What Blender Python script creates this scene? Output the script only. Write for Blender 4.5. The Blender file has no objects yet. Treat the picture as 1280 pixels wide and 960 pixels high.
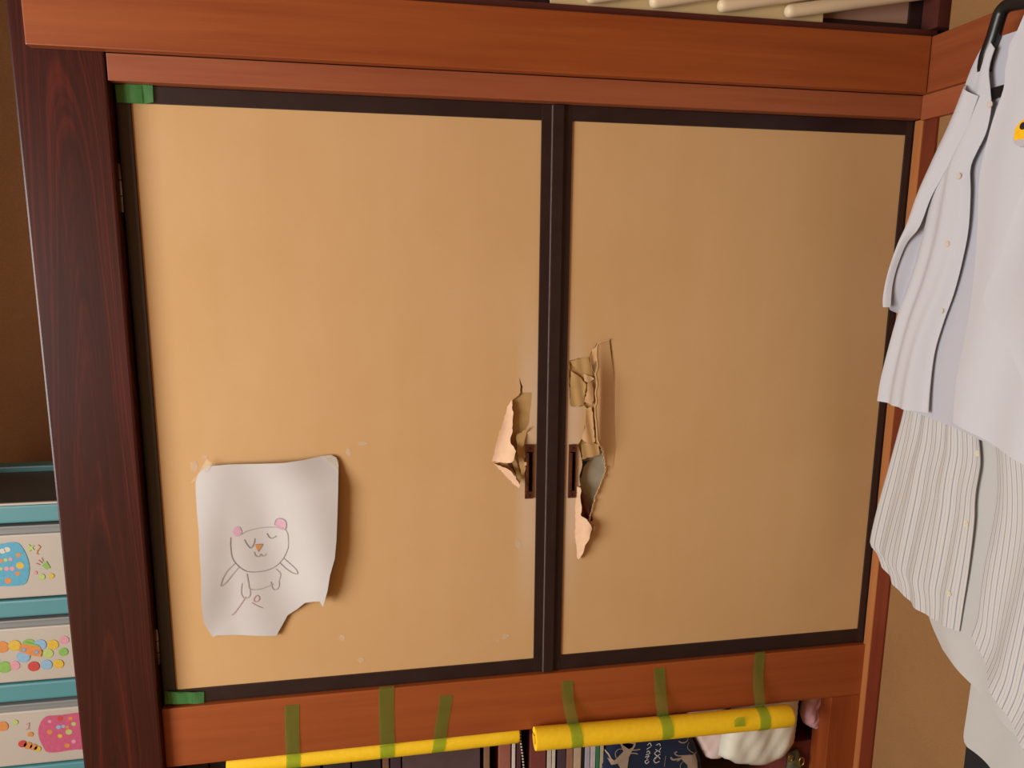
import bpy, bmesh, math, random
from mathutils import Vector, Matrix
from mathutils.geometry import delaunay_2d_cdt

random.seed(7)
S = bpy.context.scene
COL = S.collection

# ------------------------------------------------------------------ camera, world, light, exposure
cam_data = bpy.data.cameras.new('camera')
cam = bpy.data.objects.new('camera', cam_data)
COL.objects.link(cam)
cam_data.sensor_fit = 'HORIZONTAL'
cam_data.sensor_width = 36.0
cam_data.lens = 25.6500
cam_data.clip_start = 0.02
cam.matrix_world = Matrix.Translation(Vector((0.48728, -1.55101, 1.48738))) @ Matrix([[0.984661, 0.021423, -0.173161], [-0.174259, 0.170768, -0.969779], [0.008795, 0.985078, 0.171882]]).to_4x4()
S.camera = cam

world = bpy.data.worlds.new('daylight')
S.world = world
world.use_nodes = True
world.node_tree.nodes['Background'].inputs[0].default_value = (0.75, 0.85, 1.0, 1)
world.node_tree.nodes['Background'].inputs[1].default_value = 1.0

# daylight coming in through the window of the left wall
sun_d = bpy.data.lights.new('window_daylight', 'AREA')
sun_d.shape = 'RECTANGLE'
sun_d.size = 1.7      # along Y
sun_d.size_y = 1.5    # along Z
sun_d.energy = 134
sun_d.color = (1.0, 0.985, 0.96)
sun_o = bpy.data.objects.new('window_daylight', sun_d)
COL.objects.link(sun_o)
sun_o.matrix_world = Matrix.Translation((-2.05, -1.75, 1.15)) @ Matrix(((0, 0, -1), (1, 0, 0), (0, -1, 0))).to_4x4()

S.view_settings.view_transform = 'Standard'
S.view_settings.look = 'None'
S.view_settings.gamma = 1.0
S.view_settings.use_curve_mapping = False
S.view_settings.exposure = 0.0

# ------------------------------------------------------------------ materials
def lin(h):
    """sRGB 0-255 to linear"""
    o = []
    for v in h:
        c = v / 255
        o.append(c / 12.92 if c <= 0.04045 else ((c + 0.055) / 1.055) ** 2.4)
    return (*o, 1.0)

class NT:
    def __init__(s, name):
        s.m = bpy.data.materials.new(name); s.m.use_nodes = True
        s.t = s.m.node_tree; s.b = s.t.nodes['Principled BSDF']
        s.out = s.t.nodes['Material Output']
    def n(s, typ, **kw):
        nd = s.t.nodes.new(typ)
        for k, v in kw.items():
            if k.startswith('i_'):
                key = k[2:]
                nd.inputs[int(key) if key.isdigit() else key.replace('_', ' ')].default_value = v
            else: setattr(nd, k, v)
        return nd
    def l(s, a, b): s.t.links.new(a, b)
    def math(s, op, a, b=None, c=None):
        nd = s.n('ShaderNodeMath', operation=op)
        for i, v in enumerate((a, b, c)):
            if v is None: continue
            if isinstance(v, (int, float)): nd.inputs[i].default_value = v
            else: s.l(v, nd.inputs[i])
        return nd.outputs[0]
    def ramp(s, fac, stops):
        r = s.n('ShaderNodeValToRGB')
        e = r.color_ramp.elements
        while len(e) < len(stops): e.new(0.5)
        for el, (p, c) in zip(e, stops): el.position = p; el.color = c
        s.l(fac, r.inputs[0]); return r.outputs[0]
    def mix(s, fac, a, b, mode='MIX'):
        nd = s.n('ShaderNodeMix', data_type='RGBA', blend_type=mode)
        for v, k in ((fac, 0), (a, 6), (b, 7)):
            if isinstance(v, (int, float)): nd.inputs[k].default_value = v
            elif isinstance(v, tuple): nd.inputs[k].default_value = v
            else: s.l(v, nd.inputs[k])
        return nd.outputs[2]
    def coords(s, scale=(1, 1, 1), loc=(0, 0, 0), src='Object'):
        tc = s.n('ShaderNodeTexCoord'); mp = s.n('ShaderNodeMapping')
        mp.inputs['Scale'].default_value = scale; mp.inputs['Location'].default_value = loc
        s.l(tc.outputs[src], mp.inputs[0]); return mp.outputs[0]
    def noise(s, vec, scale, detail=3, rough=0.5, dist=0):
        nd = s.n('ShaderNodeTexNoise', i_Scale=scale, i_Detail=detail, i_Roughness=rough, i_Distortion=dist)
        s.l(vec, nd.inputs['Vector']); return nd.outputs[0]
    def bump(s, h, strength=0.2, dist=0.002):
        bp = s.n('ShaderNodeBump', i_Strength=strength, i_Distance=dist)
        s.l(h, bp.inputs['Height']); s.l(bp.outputs[0], s.b.inputs['Normal'])

def plain(name, h, rough=0.5, metal=0.0, var=0.08, nscale=40, bump=0.0, spec=0.5, coat=0):
    t = NT(name)
    c = lin(h)
    nz = t.noise(t.coords(), nscale, 3)
    dark = tuple(x * (1 - var) for x in c[:3]) + (1,)
    lite = tuple(min(1, x * (1 + var)) for x in c[:3]) + (1,)
    t.l(t.ramp(nz, [(0.3, dark), (0.7, lite)]), t.b.inputs['Base Color'])
    t.b.inputs['Roughness'].default_value = rough
    t.b.inputs['Metallic'].default_value = metal
    t.b.inputs['Specular IOR Level'].default_value = spec
    t.b.inputs['Coat Weight'].default_value = coat
    if bump: t.bump(nz, bump)
    return t.m

def wood(name, c1, c2, axis='X', freq=60, rough=0.4, warp=0.35, coat=0.0):
    """straight grained wood: noise stretched along the grain"""
    t = NT(name)
    k = 0.035
    sc = {'X': (k, 1, 1), 'Y': (1, k, 1), 'Z': (1, 1, k)}[axis]
    v = t.coords(sc)
    a = t.noise(v, freq, 5, 0.65, warp)
    b = t.noise(t.coords(tuple(x * 0.25 if x == 1 else x * 0.5 for x in sc), (3.1, 1.7, .4)), freq, 2, 0.5, 0.6)
    f = t.math('ADD', t.math('MULTIPLY', a, 0.6), t.math('MULTIPLY', b, 0.4))
    t.l(t.ramp(f, [(0.30, lin(c2)), (0.68, lin(c1))]), t.b.inputs['Base Color'])
    t.b.inputs['Roughness'].default_value = rough
    t.b.inputs['Coat Weight'].default_value = coat
    t.b.inputs['Coat Roughness'].default_value = 0.25
    t.bump(a, 0.08, 0.001)
    return t.m

def rosewood(name):
    t = NT(name)
    v = t.coords((7.0, 7.0, 1.0), (0.1, 0, 0.35))
    wob = t.noise(t.coords((5, 5, 0.9)), 1.0, 2, 0.5)
    sep = t.n('ShaderNodeSeparateXYZ'); t.l(v, sep.inputs[0])
    x = t.math('ADD', sep.outputs[0], t.math('MULTIPLY', t.math('SUBTRACT', wob, 0.5), 0.7))
    # nested cathedral arches: steep parabolas stacked up the post
    para = t.math('ADD', t.math('MULTIPLY', t.math('MULTIPLY', x, x), 3.6), sep.outputs[2])
    para = t.math('ADD', para, t.math('MULTIPLY', t.math('SUBTRACT', wob, 0.5), 0.9))
    w = t.noise(t.coords(), 1.0)
    cv = t.n('ShaderNodeCombineXYZ'); t.l(para, cv.inputs[0])
    w = t.noise(cv.outputs[0], 9.0, 4, 0.6)
    big = t.noise(t.coords((11, 11, 0.5), (1, 2, 3)), 1.6, 3, 0.6)
    fine = t.noise(t.coords((1, 1, 0.015)), 260, 3, 0.6)
    f = t.math('ADD', t.math('ADD', t.math('MULTIPLY', w, 0.5), t.math('MULTIPLY', big, 0.34)), t.math('MULTIPLY', fine, 0.16))
    t.l(t.ramp(f, [(0.32, lin((34, 13, 11))), (0.50, lin((56, 20, 15))), (0.68, lin((98, 34, 23)))]), t.b.inputs['Base Color'])
    t.b.inputs['Roughness'].default_value = 0.33
    t.b.inputs['Coat Weight'].default_value = 0.06
    t.b.inputs['Coat Roughness'].default_value = 0.2
    t.b.inputs['Specular IOR Level'].default_value = 0.28
    return t.m

def door_paper(name, stile_x, side):
    """aged fusuma paper; rubbed paler next to the meeting stile"""
    t = NT(name)
    v = t.coords()
    n1 = t.noise(v, 3.0, 4, 0.6)
    n2 = t.noise(t.coords((1, 1, 0.25)), 9.0, 3, 0.6)
    n3 = t.noise(v, 320, 2, 0.6)
    f = t.math('ADD', t.math('ADD', t.math('MULTIPLY', n1, 0.5), t.math('MULTIPLY', n2, 0.3)), t.math('MULTIPLY', n3, 0.2))
    c = t.ramp(f, [(0.30, lin((199, 158, 104))), (0.72, lin((210, 172, 124)))])
    geo = t.n('ShaderNodeNewGeometry'); sp = t.n('ShaderNodeSeparateXYZ'); t.l(geo.outputs['Position'], sp.inputs[0])
    dx = t.math('ABSOLUTE', t.math('SUBTRACT', sp.outputs[0], stile_x))
    mx = t.n('ShaderNodeMapRange', i_1=0.055, i_2=0.02, i_3=0.0, i_4=1.0, interpolation_type='SMOOTHSTEP'); t.l(dx, mx.inputs[0])
    dz = t.math('ABSOLUTE', t.math('SUBTRACT', sp.outputs[2], 1.02))
    mz = t.n('ShaderNodeMapRange', i_1=0.42, i_2=0.12, i_3=0.0, i_4=1.0, interpolation_type='SMOOTHSTEP'); t.l(dz, mz.inputs[0])
    wear = t.math('MULTIPLY', t.math('MULTIPLY', mx.outputs[0], mz.outputs[0]), t.math('MULTIPLY', n1, 1.0))
    c = t.mix(wear, c, lin((216, 198, 176)))
    t.l(c, t.b.inputs['Base Color'])
    t.b.inputs['Roughness'].default_value = 0.75
    t.b.inputs['Specular IOR Level'].default_value = 0.25
    t.bump(n3, 0.06, 0.0006)
    return t.m

def sand_wall(name, c):
    t = NT(name)
    n = t.noise(t.coords(), 420, 3, 0.7)
    n2 = t.noise(t.coords(), 6, 3)
    cc = lin(c)
    f = t.math('ADD', t.math('MULTIPLY', n, 0.7), t.math('MULTIPLY', n2, 0.3))
    t.l(t.ramp(f, [(0.3, tuple(x * .78 for x in cc[:3]) + (1,)), (0.7, tuple(x * 1.15 for x in cc[:3]) + (1,))]), t.b.inputs['Base Color'])
    t.b.inputs['Roughness'].default_value = 0.95
    t.b.inputs['Specular IOR Level'].default_value = 0.1
    t.bump(n, 0.35, 0.002)
    return t.m

def cloth(name, h, stripe=None, freq=100.0, width=0.14, var=0.04):
    t = NT(name)
    weave = t.noise(t.coords(), 600, 2)
    c = lin(h)
    col = t.ramp(weave, [(0.3, tuple(x * (1 - var) for x in c[:3]) + (1,)), (0.7, c)])
    if stripe:
        uv = t.n('ShaderNodeUVMap'); sp = t.n('ShaderNodeSeparateXYZ'); t.l(uv.outputs[0], sp.inputs[0])
        fr = t.math('FRACT', t.math('MULTIPLY', sp.outputs[0], freq))
        m = t.math('LESS_THAN', fr, width)
        fr2 = t.math('FRACT', t.math('MULTIPLY_ADD', sp.outputs[0], freq, 0.5))
        m2 = t.math('MULTIPLY', t.math('LESS_THAN', fr2, width * .7), 0.35)
        col = t.mix(t.math('MAXIMUM', m, m2), col, lin(stripe))
    t.l(col, t.b.inputs['Base Color'])
    t.b.inputs['Roughness'].default_value = 0.85
    t.b.inputs['Specular IOR Level'].default_value = 0.2
    t.b.inputs['Sheen Weight'].default_value = 0.15
    t.bump(weave, 0.08, 0.0006)
    # a little light passes through thin cotton
    tr = t.n('ShaderNodeBsdfTranslucent'); t.l(col, tr.inputs[0])
    mx = t.n('ShaderNodeMixShader', i_0=0.22)
    t.l(t.b.outputs[0], mx.inputs[1]); t.l(tr.outputs[0], mx.inputs[2]); t.l(mx.outputs[0], t.out.inputs[0])
    return t.m

def seethrough(name, h, alpha, rough=0.3, through=(255, 255, 255)):
    """thin translucent film: tape, plastic; 'through' tints what shows through it"""
    t = NT(name)
    n = t.noise(t.coords(), 60, 3)
    c = lin(h)
    t.l(t.ramp(n, [(0.3, tuple(x * .85 for x in c[:3]) + (1,)), (0.7, c)]), t.b.inputs['Base Color'])
    t.b.inputs['Roughness'].default_value = rough
    tp = t.n('ShaderNodeBsdfTransparent')
    tp.inputs[0].default_value = lin(through)
    mx = t.n('ShaderNodeMixShader', i_0=alpha)
    t.l(tp.outputs[0], mx.inputs[1]); t.l(t.b.outputs[0], mx.inputs[2]); t.l(mx.outputs[0], t.out.inputs[0])
    return t.m

M = {
    'lintel': wood('orange_wood', (160, 84, 36), (134, 62, 24), 'X', 60, 0.42, coat=0.12),
    'lintel_y': wood('orange_wood_y', (146, 77, 40), (122, 57, 27), 'Y', 60, 0.42, coat=0.12),
    'post': wood('orange_wood_z', (153, 76, 33), (128, 56, 21), 'Z', 60, 0.45),
    'kamoi': wood('pale_orange_wood', (161, 92, 56), (137, 67, 36), 'X', 60, 0.5),
    'kamoi_y': wood('pale_orange_wood_y', (161, 92, 56), (137, 67, 36), 'Y', 60, 0.5),
    'sill': wood('sill_wood', (161, 84, 38), (134, 60, 25), 'X', 38, 0.45, 0.8),
    'redpost': wood('red_wood_z', (120, 51, 27), (96, 37, 16), 'Z', 60, 0.45),
    'jamb': wood('jamb_wood', (182, 117, 67), (159, 95, 47), 'Z', 60, 0.5),
    'maroon': wood('maroon_wood', (92, 42, 34), (69, 32, 27), 'X', 60, 0.5),
    'rose': rosewood('rosewood'),
    'lacquer': plain('dark_lacquer', (42, 27, 26), 0.38, var=0.15, nscale=25),
    'lacquer_highlight': plain('painted_lacquer_highlight', (106, 92, 88), 0.4, var=0.2, nscale=80),
    'paperL': door_paper('aged_paper_a', 0.822, -1),
    'paperR': door_paper('aged_paper_b', 0.888, 1),
    'paperback': plain('torn_paper_pink', (220, 183, 149), 0.8, var=0.06, nscale=60, spec=0.2),
    'underpaper': plain('under_paper', (189, 154, 99), 0.85, var=0.10, nscale=30, spec=0.2),
    'innerpaper': plain('inner_paper_grey', (168, 160, 138), 0.85, var=0.12, nscale=30, spec=0.2),
    'fringe': plain('torn_fringe', (220, 185, 138), 0.85, var=0.1, nscale=200, spec=0.2),
    'upperpaper': plain('upper_door_paper', (176, 140, 120), 0.8, var=0.06, nscale=20, spec=0.2),
    'bronze': plain('dark_bronze', (112, 70, 54), 0.35, 0.7, var=0.3, nscale=90),
    'bronze_dark': plain('bronze_recess', (42, 26, 24), 0.5, 0.4, var=0.2, nscale=90),
    'steel': plain('hinge_steel', (141, 129, 120), 0.35, 0.9, var=0.1),
    'sand': sand_wall('sand_plaster', (146, 108, 68)),
    'sand_dark': sand_wall('alcove_plaster', (178, 150, 126)),
    'plaster': sand_wall('room_plaster', (164, 124, 84)),
    'tatami': wood('tatami', (154, 128, 80), (132, 106, 60), 'Y', 200, 0.8),
    'ceiling': wood('ceiling_board', (138, 90, 52), (116, 71, 36), 'X', 30, 0.6),
    'closet': plain('closet_board', (90, 67, 54), 0.8, var=0.12, nscale=12),
    'white_paper': plain('drawing_paper', (200, 197, 194), 0.8, var=0.02, nscale=8, spec=0.2),
    'pencil': plain('pencil', (146, 139, 138), 0.8, var=0.15, nscale=300),
    'pencil_faint': plain('pencil_faint', (170, 163, 160), 0.8, var=0.1, nscale=300),
    'pink': plain('pink_crayon', (204, 164, 178), 0.8, var=0.14, nscale=260),
    'redline': plain('red_pencil', (186, 146, 150), 0.8, var=0.14, nscale=260),
    'orange': plain('orange_crayon', (207, 138, 74), 0.8, var=0.14, nscale=260),
    'tape_green': seethrough('green_tape', (96, 160, 92), 0.52, 0.3, (165, 225, 160)),
    'tape_green2': seethrough('green_tape_thin', (132, 172, 84), 0.24, 0.35, (216, 242, 186)),
    'tape_clear': seethrough('clear_tape', (236, 220, 192), 0.30),
    'residue': seethrough('glue_residue', (242, 228, 204), 0.35, 0.7),
    'yellow': plain('yellow_foam', (250, 206, 24), 0.65, var=0.04, nscale=90),
    'yellow_in': plain('yellow_foam_inner', (201, 160, 18), 0.8, var=0.05, nscale=90),
    'teal': plain('teal_plastic', (74, 130, 136), 0.4, var=0.05, nscale=6),
    'drawer_clear': plain('frosted_plastic', (120, 123, 121), 0.35, var=0.05, nscale=6),
    'drawer_white': plain('white_plastic', (171, 162, 149), 0.4, var=0.03, nscale=6),
    'tray': plain('dark_tray', (59, 61, 56), 0.5, var=0.06, nscale=6),
    'shirt': cloth('white_cotton', (216, 217, 222)),
    'shirt_shade': cloth('white_cotton_shaded', (205, 205, 214)),  # shirt cotton darkened to paint shade inside it; also the patch border
    'striped': cloth('striped_cotton', (219, 217, 212), (158, 163, 176), 100, 0.16),
    'tee': cloth('white_jersey', (208, 207, 203)),
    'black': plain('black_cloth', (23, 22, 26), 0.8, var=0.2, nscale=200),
    'black_plastic': plain('black_plastic', (16, 16, 18), 0.35, var=0.1),
    'button': plain('shell_button', (207, 194, 180), 0.25, var=0.05),
    'button_y': plain('cream_button', (214, 207, 176), 0.3, var=0.05),
    'badge': plain('yellow_patch', (242, 185, 15), 0.6, var=0.1, nscale=200),
    'glass': seethrough('window_glass', (223, 232, 234), 0.12, 0.05),
    'cream': plain('cream_panel', (205, 183, 136), 0.6, var=0.04, nscale=10),
    'cream_rod': plain('cream_rod', (220, 199, 164), 0.5, var=0.04, nscale=10),
}

# ------------------------------------------------------------------ mesh helpers
def empty(name, loc):
    o = bpy.data.objects.new(name, None); COL.objects.link(o)
    o.location = loc; o.empty_display_size = 0.05
    return o

def tag(o, label=None, cat=None, group=None, kind=None):
    if label: o['label'] = label
    if cat: o['category'] = cat
    if group: o['group'] = group
    if kind: o['kind'] = kind
    return o

def wloc(o):
    v = Vector((0, 0, 0))
    while o is not None:
        v = v + o.location; o = o.parent
    return v

def link(name, bm, mat, parent=None, smooth=False, solid=0.0):
    """bm holds world coordinates; the object's origin goes to its base"""
    xs = [v.co.x for v in bm.verts]; ys = [v.co.y for v in bm.verts]; zs = [v.co.z for v in bm.verts]
    base = Vector(((min(xs) + max(xs)) / 2, (min(ys) + max(ys)) / 2, min(zs)))
    for v in bm.verts: v.co -= base
    me = bpy.data.meshes.new(name)
    bm.to_mesh(me); bm.free()
    me.materials.append(M[mat] if isinstance(mat, str) else mat)
    if smooth:
        for p in me.polygons: p.use_smooth = True
    o = bpy.data.objects.new(name, me); COL.objects.link(o)
    if parent is not None:
        o.parent = parent; o.location = base - wloc(parent)
    else: o.location = base
    if solid:
        md = o.modifiers.new('thickness', 'SOLIDIFY'); md.thickness = solid; md.offset = 0
        if smooth:
            es = o.modifiers.new('rim', 'EDGE_SPLIT'); es.split_angle = math.radians(55)
    return o

def add_box(bm, x0, x1, y0, y1, z0, z1, bev=0.0, seg=2):
    r = bmesh.ops.create_cube(bm, size=1.0)
    vs = r['verts']
    for v in vs:
        v.co = Vector((x0 + (v.co.x + .5) * (x1 - x0), y0 + (v.co.y + .5) * (y1 - y0), z0 + (v.co.z + .5) * (z1 - z0)))
    if bev:
        es = list({e for v in vs for e in v.link_edges})
        bmesh.ops.bevel(bm, geom=es, offset=bev, segments=seg, affect='EDGES', profile=0.6)

def box(name, x0, x1, y0, y1, z0, z1, mat, parent=None, bev=0.0):
    bm = bmesh.new(); add_box(bm, x0, x1, y0, y1, z0, z1, bev)
    return link(name, bm, mat, parent)

def add_tube(bm, pts, r, seg=10, caps=True, closed=False):
    pts = [Vector(p) for p in pts]
    rings = []
    n = len(pts)
    up = None
    for i, p in enumerate(pts):
        if closed: d = pts[(i + 1) % n] - pts[i - 1]
        else: d = pts[min(i + 1, n - 1)] - pts[max(i - 1, 0)]
        d.normalize()
        if up is None:
            up = Vector((0, 0, 1)) if abs(d.z) < 0.9 else Vector((1, 0, 0))
        a = d.cross(up).normalized(); b = a.cross(d).normalized(); up = b
        rr = r[i] if isinstance(r, (list, tuple)) else r
        rings.append([bm.verts.new(p + a * math.cos(2 * math.pi * k / seg) * rr + b * math.sin(2 * math.pi * k / seg) * rr) for k in range(seg)])
    m = n if closed else n - 1
    for i in range(m):
        A, B = rings[i], rings[(i + 1) % n]
        for k in range(seg):
            bm.faces.new((A[k], A[(k + 1) % seg], B[(k + 1) % seg], B[k]))
    if caps and not closed:
        bm.faces.new(rings[0][::-1]); bm.faces.new(rings[-1])

def tube(name, pts, r, mat, parent=None, seg=10):
    bm = bmesh.new(); add_tube(bm, pts, r, seg)
    bmesh.ops.recalc_face_normals(bm, faces=bm.faces)
    return link(name, bm, mat, parent, smooth=True)

def inside(p, poly):
    x, z = p; c = False
    j = len(poly) - 1
    for i in range(len(poly)):
        xi, zi = poly[i]; xj, zj = poly[j]
        if (zi > z) != (zj > z) and x < (xj - xi) * (z - zi) / (zj - zi) + xi: c = not c
        j = i
    return c

def edist(p, poly):
    best = 9.0
    for i in range(len(poly)):
        ax, az = poly[i - 1]; bx, bz = poly[i]
        dx, dz = bx - ax, bz - az
        L = dx * dx + dz * dz
        t = 0 if L == 0 else max(0, min(1, ((p[0] - ax) * dx + (p[1] - az) * dz) / L))
        best = min(best, math.hypot(p[0] - ax - t * dx, p[1] - az - t * dz))
    return best

def refine(poly, step):
    out = []
    n = len(poly)
    for i in range(n):
        a, b = poly[i], poly[(i + 1) % n]
        k = max(1, int(math.hypot(b[0] - a[0], b[1] - a[1]) / step))
        for j in range(k): out.append((a[0] + (b[0] - a[0]) * j / k, a[1] + (b[1] - a[1]) * j / k))
    return out

def ragged(poly, step=.005, amp=.0012, seed=3):
    """torn paper edge: small random steps along the outline"""
    r = random.Random(seed)
    return [(x + r.uniform(-amp, amp), z + r.uniform(-amp, amp)) for x, z in refine(poly, step)]

def triangulate(outline, holes=(), step=None):
    pts, edges = [], []
    loops = [outline] + list(holes)
    if step: loops = [refine(l, step) for l in loops]
    for l in loops:
        s = len(pts); pts += l
        edges += [(s + i, s + (i + 1) % len(l)) for i in range(len(l))]
    if step:
        xs = [p[0] for p in outline]; zs = [p[1] for p in outline]
        z = min(zs) + step / 2; row = 0
        while z < max(zs):
            x = min(xs) + (step / 2 if row % 2 else step * .25)
            while x < max(xs):
                q = (x, z)
                if inside(q, outline) and not any(inside(q, h) for h in holes) and all(edist(q, l) > step * .45 for l in [outline] + list(holes)): pts.append(q)
                x += step
            z += step * .87; row += 1
    v, e, f, *_ = delaunay_2d_cdt([Vector(p) for p in pts], edges, [], 1, 1e-6)
    tris = []
    for t in f:
        c = (sum(v[i].x for i in t) / len(t), sum(v[i].y for i in t) / len(t))
        if inside(c, outline) and not any(inside(c, h) for h in holes): tris.append(t)
    return [(p.x, p.y) for p in v], tris

def sheet(name, outline, yfun, mat, parent=None, holes=(), step=None, solid=0.0, smooth=True):
    """a sheet whose outline is given in (X, Z); yfun(x, z) gives the depth"""
    v, f = triangulate(outline, holes, step)
    bm = bmesh.new()
    vs = [bm.verts.new((x, yfun(x, z), z)) for x, z in v]
    for t in f:
        try: bm.faces.new([vs[i] for i in t])
        except ValueError: pass
    for q in [q for q in bm.verts if not q.link_faces]: bm.verts.remove(q)
    bmesh.ops.recalc_face_normals(bm, faces=bm.faces)
    return link(name, bm, mat, parent, smooth, solid)

def pillow(name, outline, y0, depth, mat, parent=None, step=0.012, roll=0.03, wrinkle=0.0, wf=60, seed=0):
    """closed soft body: outline in (X, Z), bulging towards -Y and +Y from plane y0"""
    outline = refine(outline, step)
    v, f = triangulate(outline, (), step)
    bm = bmesh.new()
    fr, bk = [], []
    for x, z in v:
        d = edist((x, z), outline)
        h = depth * (1 - (1 - min(1, d / roll)) ** 2) ** .5
        w = wrinkle * (math.sin(wf * x + 9 * z + seed) * .6 + math.sin(wf * .7 * (x * .6 + z) + 2.1 * seed) * .5 + math.sin(wf * 2.1 * (x - .5 * z) + seed * 3) * .3) * min(1, d / roll)
        if d < 1e-5:
            a = bm.verts.new((x, y0, z)); fr.append(a); bk.append(a)
        else:
            fr.append(bm.verts.new((x, y0 - h + w, z))); bk.append(bm.verts.new((x, y0 + h, z)))
    for t in f:
        for L in (fr, bk):
            try: bm.faces.new([L[i] for i in t])
            except ValueError: pass
    bmesh.ops.recalc_face_normals(bm, faces=bm.faces)
    return link(name, bm, mat, parent, True)

def catmull(pts, n=6, closed=False):
    out = []
    m = len(pts)
    rng = m if closed else m - 1
    for i in range(rng):
        g = (lambda k: pts[k % m]) if closed else (lambda k: pts[max(0, min(m - 1, k))])
        p0, p1, p2, p3 = g(i - 1), g(i), g(i + 1), g(i + 2)
        for j in range(n):
            t = j / n
            out.append(tuple(.5 * ((2 * b) + (-a + c) * t + (2 * a - 5 * b + 4 * c - d) * t * t + (-a + 3 * b - 3 * c + d) * t ** 3) for a, b, c, d in zip(p0, p1, p2, p3)))
    if not closed: out.append(tuple(pts[-1]))
    return out

def add_ribbon(bm, pts, w, yfun, closed=False):
    n = len(pts); L = []
    for i, p in enumerate(pts):
        a = pts[i - 1] if (closed or i) else pts[0]
        b = pts[(i + 1) % n] if (closed or i < n - 1) else pts[-1]
        dx, dz = b[0] - a[0], b[1] - a[1]; q = math.hypot(dx, dz) or 1
        nx, nz = -dz / q * w / 2, dx / q * w / 2
        L.append((bm.verts.new((p[0] + nx, yfun(p[0] + nx, p[1] + nz), p[1] + nz)), bm.verts.new((p[0] - nx, yfun(p[0] - nx, p[1] - nz), p[1] - nz))))
    for i in range(n if closed else n - 1):
        a, b = L[i], L[(i + 1) % n]
        bm.faces.new((a[0], a[1], b[1], b[0]))

def ribbon(name, pts, w, yfun, mat, parent=None, closed=False, n=6):
    bm = bmesh.new(); add_ribbon(bm, catmull(pts, n, closed), w, yfun, closed)
    return link(name, bm, mat, parent)

def polyat(line, t):
    """point at arc length fraction t of a polyline"""
    L = [0]
    for a, b in zip(line, line[1:]): L.append(L[-1] + math.hypot(b[0] - a[0], b[1] - a[1]))
    s = t * L[-1]
    for i in range(len(line) - 1):
        if s <= L[i + 1] or i == len(line) - 2:
            k = (s - L[i]) / ((L[i + 1] - L[i]) or 1)
            return (line[i][0] + (line[i + 1][0] - line[i][0]) * k, line[i][1] + (line[i + 1][1] - line[i][1]) * k)

def panel(name, left, right, xfun, mat, parent, nx=28, nz=60, uw=0.2, u0=0.0, bottom=None, solid=0.0016):
    """garment panel: left/right edges as (Y, Z) polylines from top to hem; xfun(s, t) its depth"""
    left = catmull(left, 5); right = catmull(right, 5)
    bm = bmesh.new(); uv = bm.loops.layers.uv.new('UVMap')
    g = []
    for j in range(nz + 1):
        t = j / nz
        a, b = polyat(left, t), polyat(right, t)
        row = []
        for i in range(nx + 1):
            s = i / nx
            y, z = a[0] + (b[0] - a[0]) * s, a[1] + (b[1] - a[1]) * s
            if bottom: z += bottom(s) * t ** 6
            row.append(bm.verts.new((xfun(s, t), y, z)))
        g.append(row)
    for j in range(nz):
        for i in range(nx):
            f = bm.faces.new((g[j][i], g[j + 1][i], g[j + 1][i + 1], g[j][i + 1]))
            for lp, (ii, jj) in zip(f.loops, ((i, j), (i, j + 1), (i + 1, j + 1), (i + 1, j))):
                lp[uv].uv = (u0 + ii / nx * uw, jj / nz)
    bmesh.ops.recalc_face_normals(bm, faces=bm.faces)
    return link(name, bm, mat, parent, True, solid)

def disc_x(bm, x, y, z, r, th, seg=14):
    """small disc facing -X"""
    add_tube(bm, [(x - th, y, z), (x, y, z)], r, seg)

def struct(o, label=None, cat=None):
    o['kind'] = 'structure'
    if label: o['label'] = label
    if cat: o['category'] = cat
    return o

# ------------------------------------------------------------------ the room
struct(box('floor', -2.3, 1.9, -3.3, 1.0, -0.06, 0.0, 'tatami'), 'woven straw mat floor of the room', 'floor')
struct(box('ceiling', -2.3, 1.9, -3.3, 1.0, 2.45, 2.5, 'ceiling'), 'brown board ceiling above the room', 'ceiling')
struct(box('wall_right', 1.695, 1.78, -3.3, -0.07, 0.0, 2.45, 'sand'), 'tan sand plaster wall behind the hanging shirts', 'wall')
struct(box('wall_front', -2.3, 1.78, -3.36, -3.3, 0.0, 2.45, 'plaster'), 'plaster wall opposite the closet', 'wall')
struct(box('wall_back', -0.12, 1.78, 0.86, 0.92, 0.0, 2.45, 'closet'), 'dark back wall inside the closet', 'wall')
struct(box('wall_alcove_back', -0.86, -0.12, 0.66, 0.72, 0.0, 2.45, 'sand_dark'), 'brown sand plaster wall behind the plastic drawers', 'wall')
struct(box('wall_alcove_side', -0.86, -0.80, -0.07, 0.66, 0.0, 2.45, 'sand_dark'), 'plaster side wall of the alcove', 'wall')
struct(box('wall_back_left', -2.3, -0.86, -0.12, -0.06, 0.0, 2.45, 'plaster'), 'plaster wall left of the alcove', 'wall')
struct(box('wall_closet_side', -0.12, -0.06, 0.10, 0.86, 0.0, 2.45, 'sand_dark'), 'partition wall between alcove and closet', 'wall')
struct(box('wall_closet_right', 1.70, 1.78, 0.04, 0.86, 0.0, 2.45, 'closet'), 'dark side wall inside the closet', 'wall')
struct(box('light_block', 1.785, 1.84, -0.4, 1.0, 0.0, 2.45, 'closet'), 'added slab blocking light behind the closet corner', 'wall')  # unseen slab added to stop light leaking in at the corner
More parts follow.
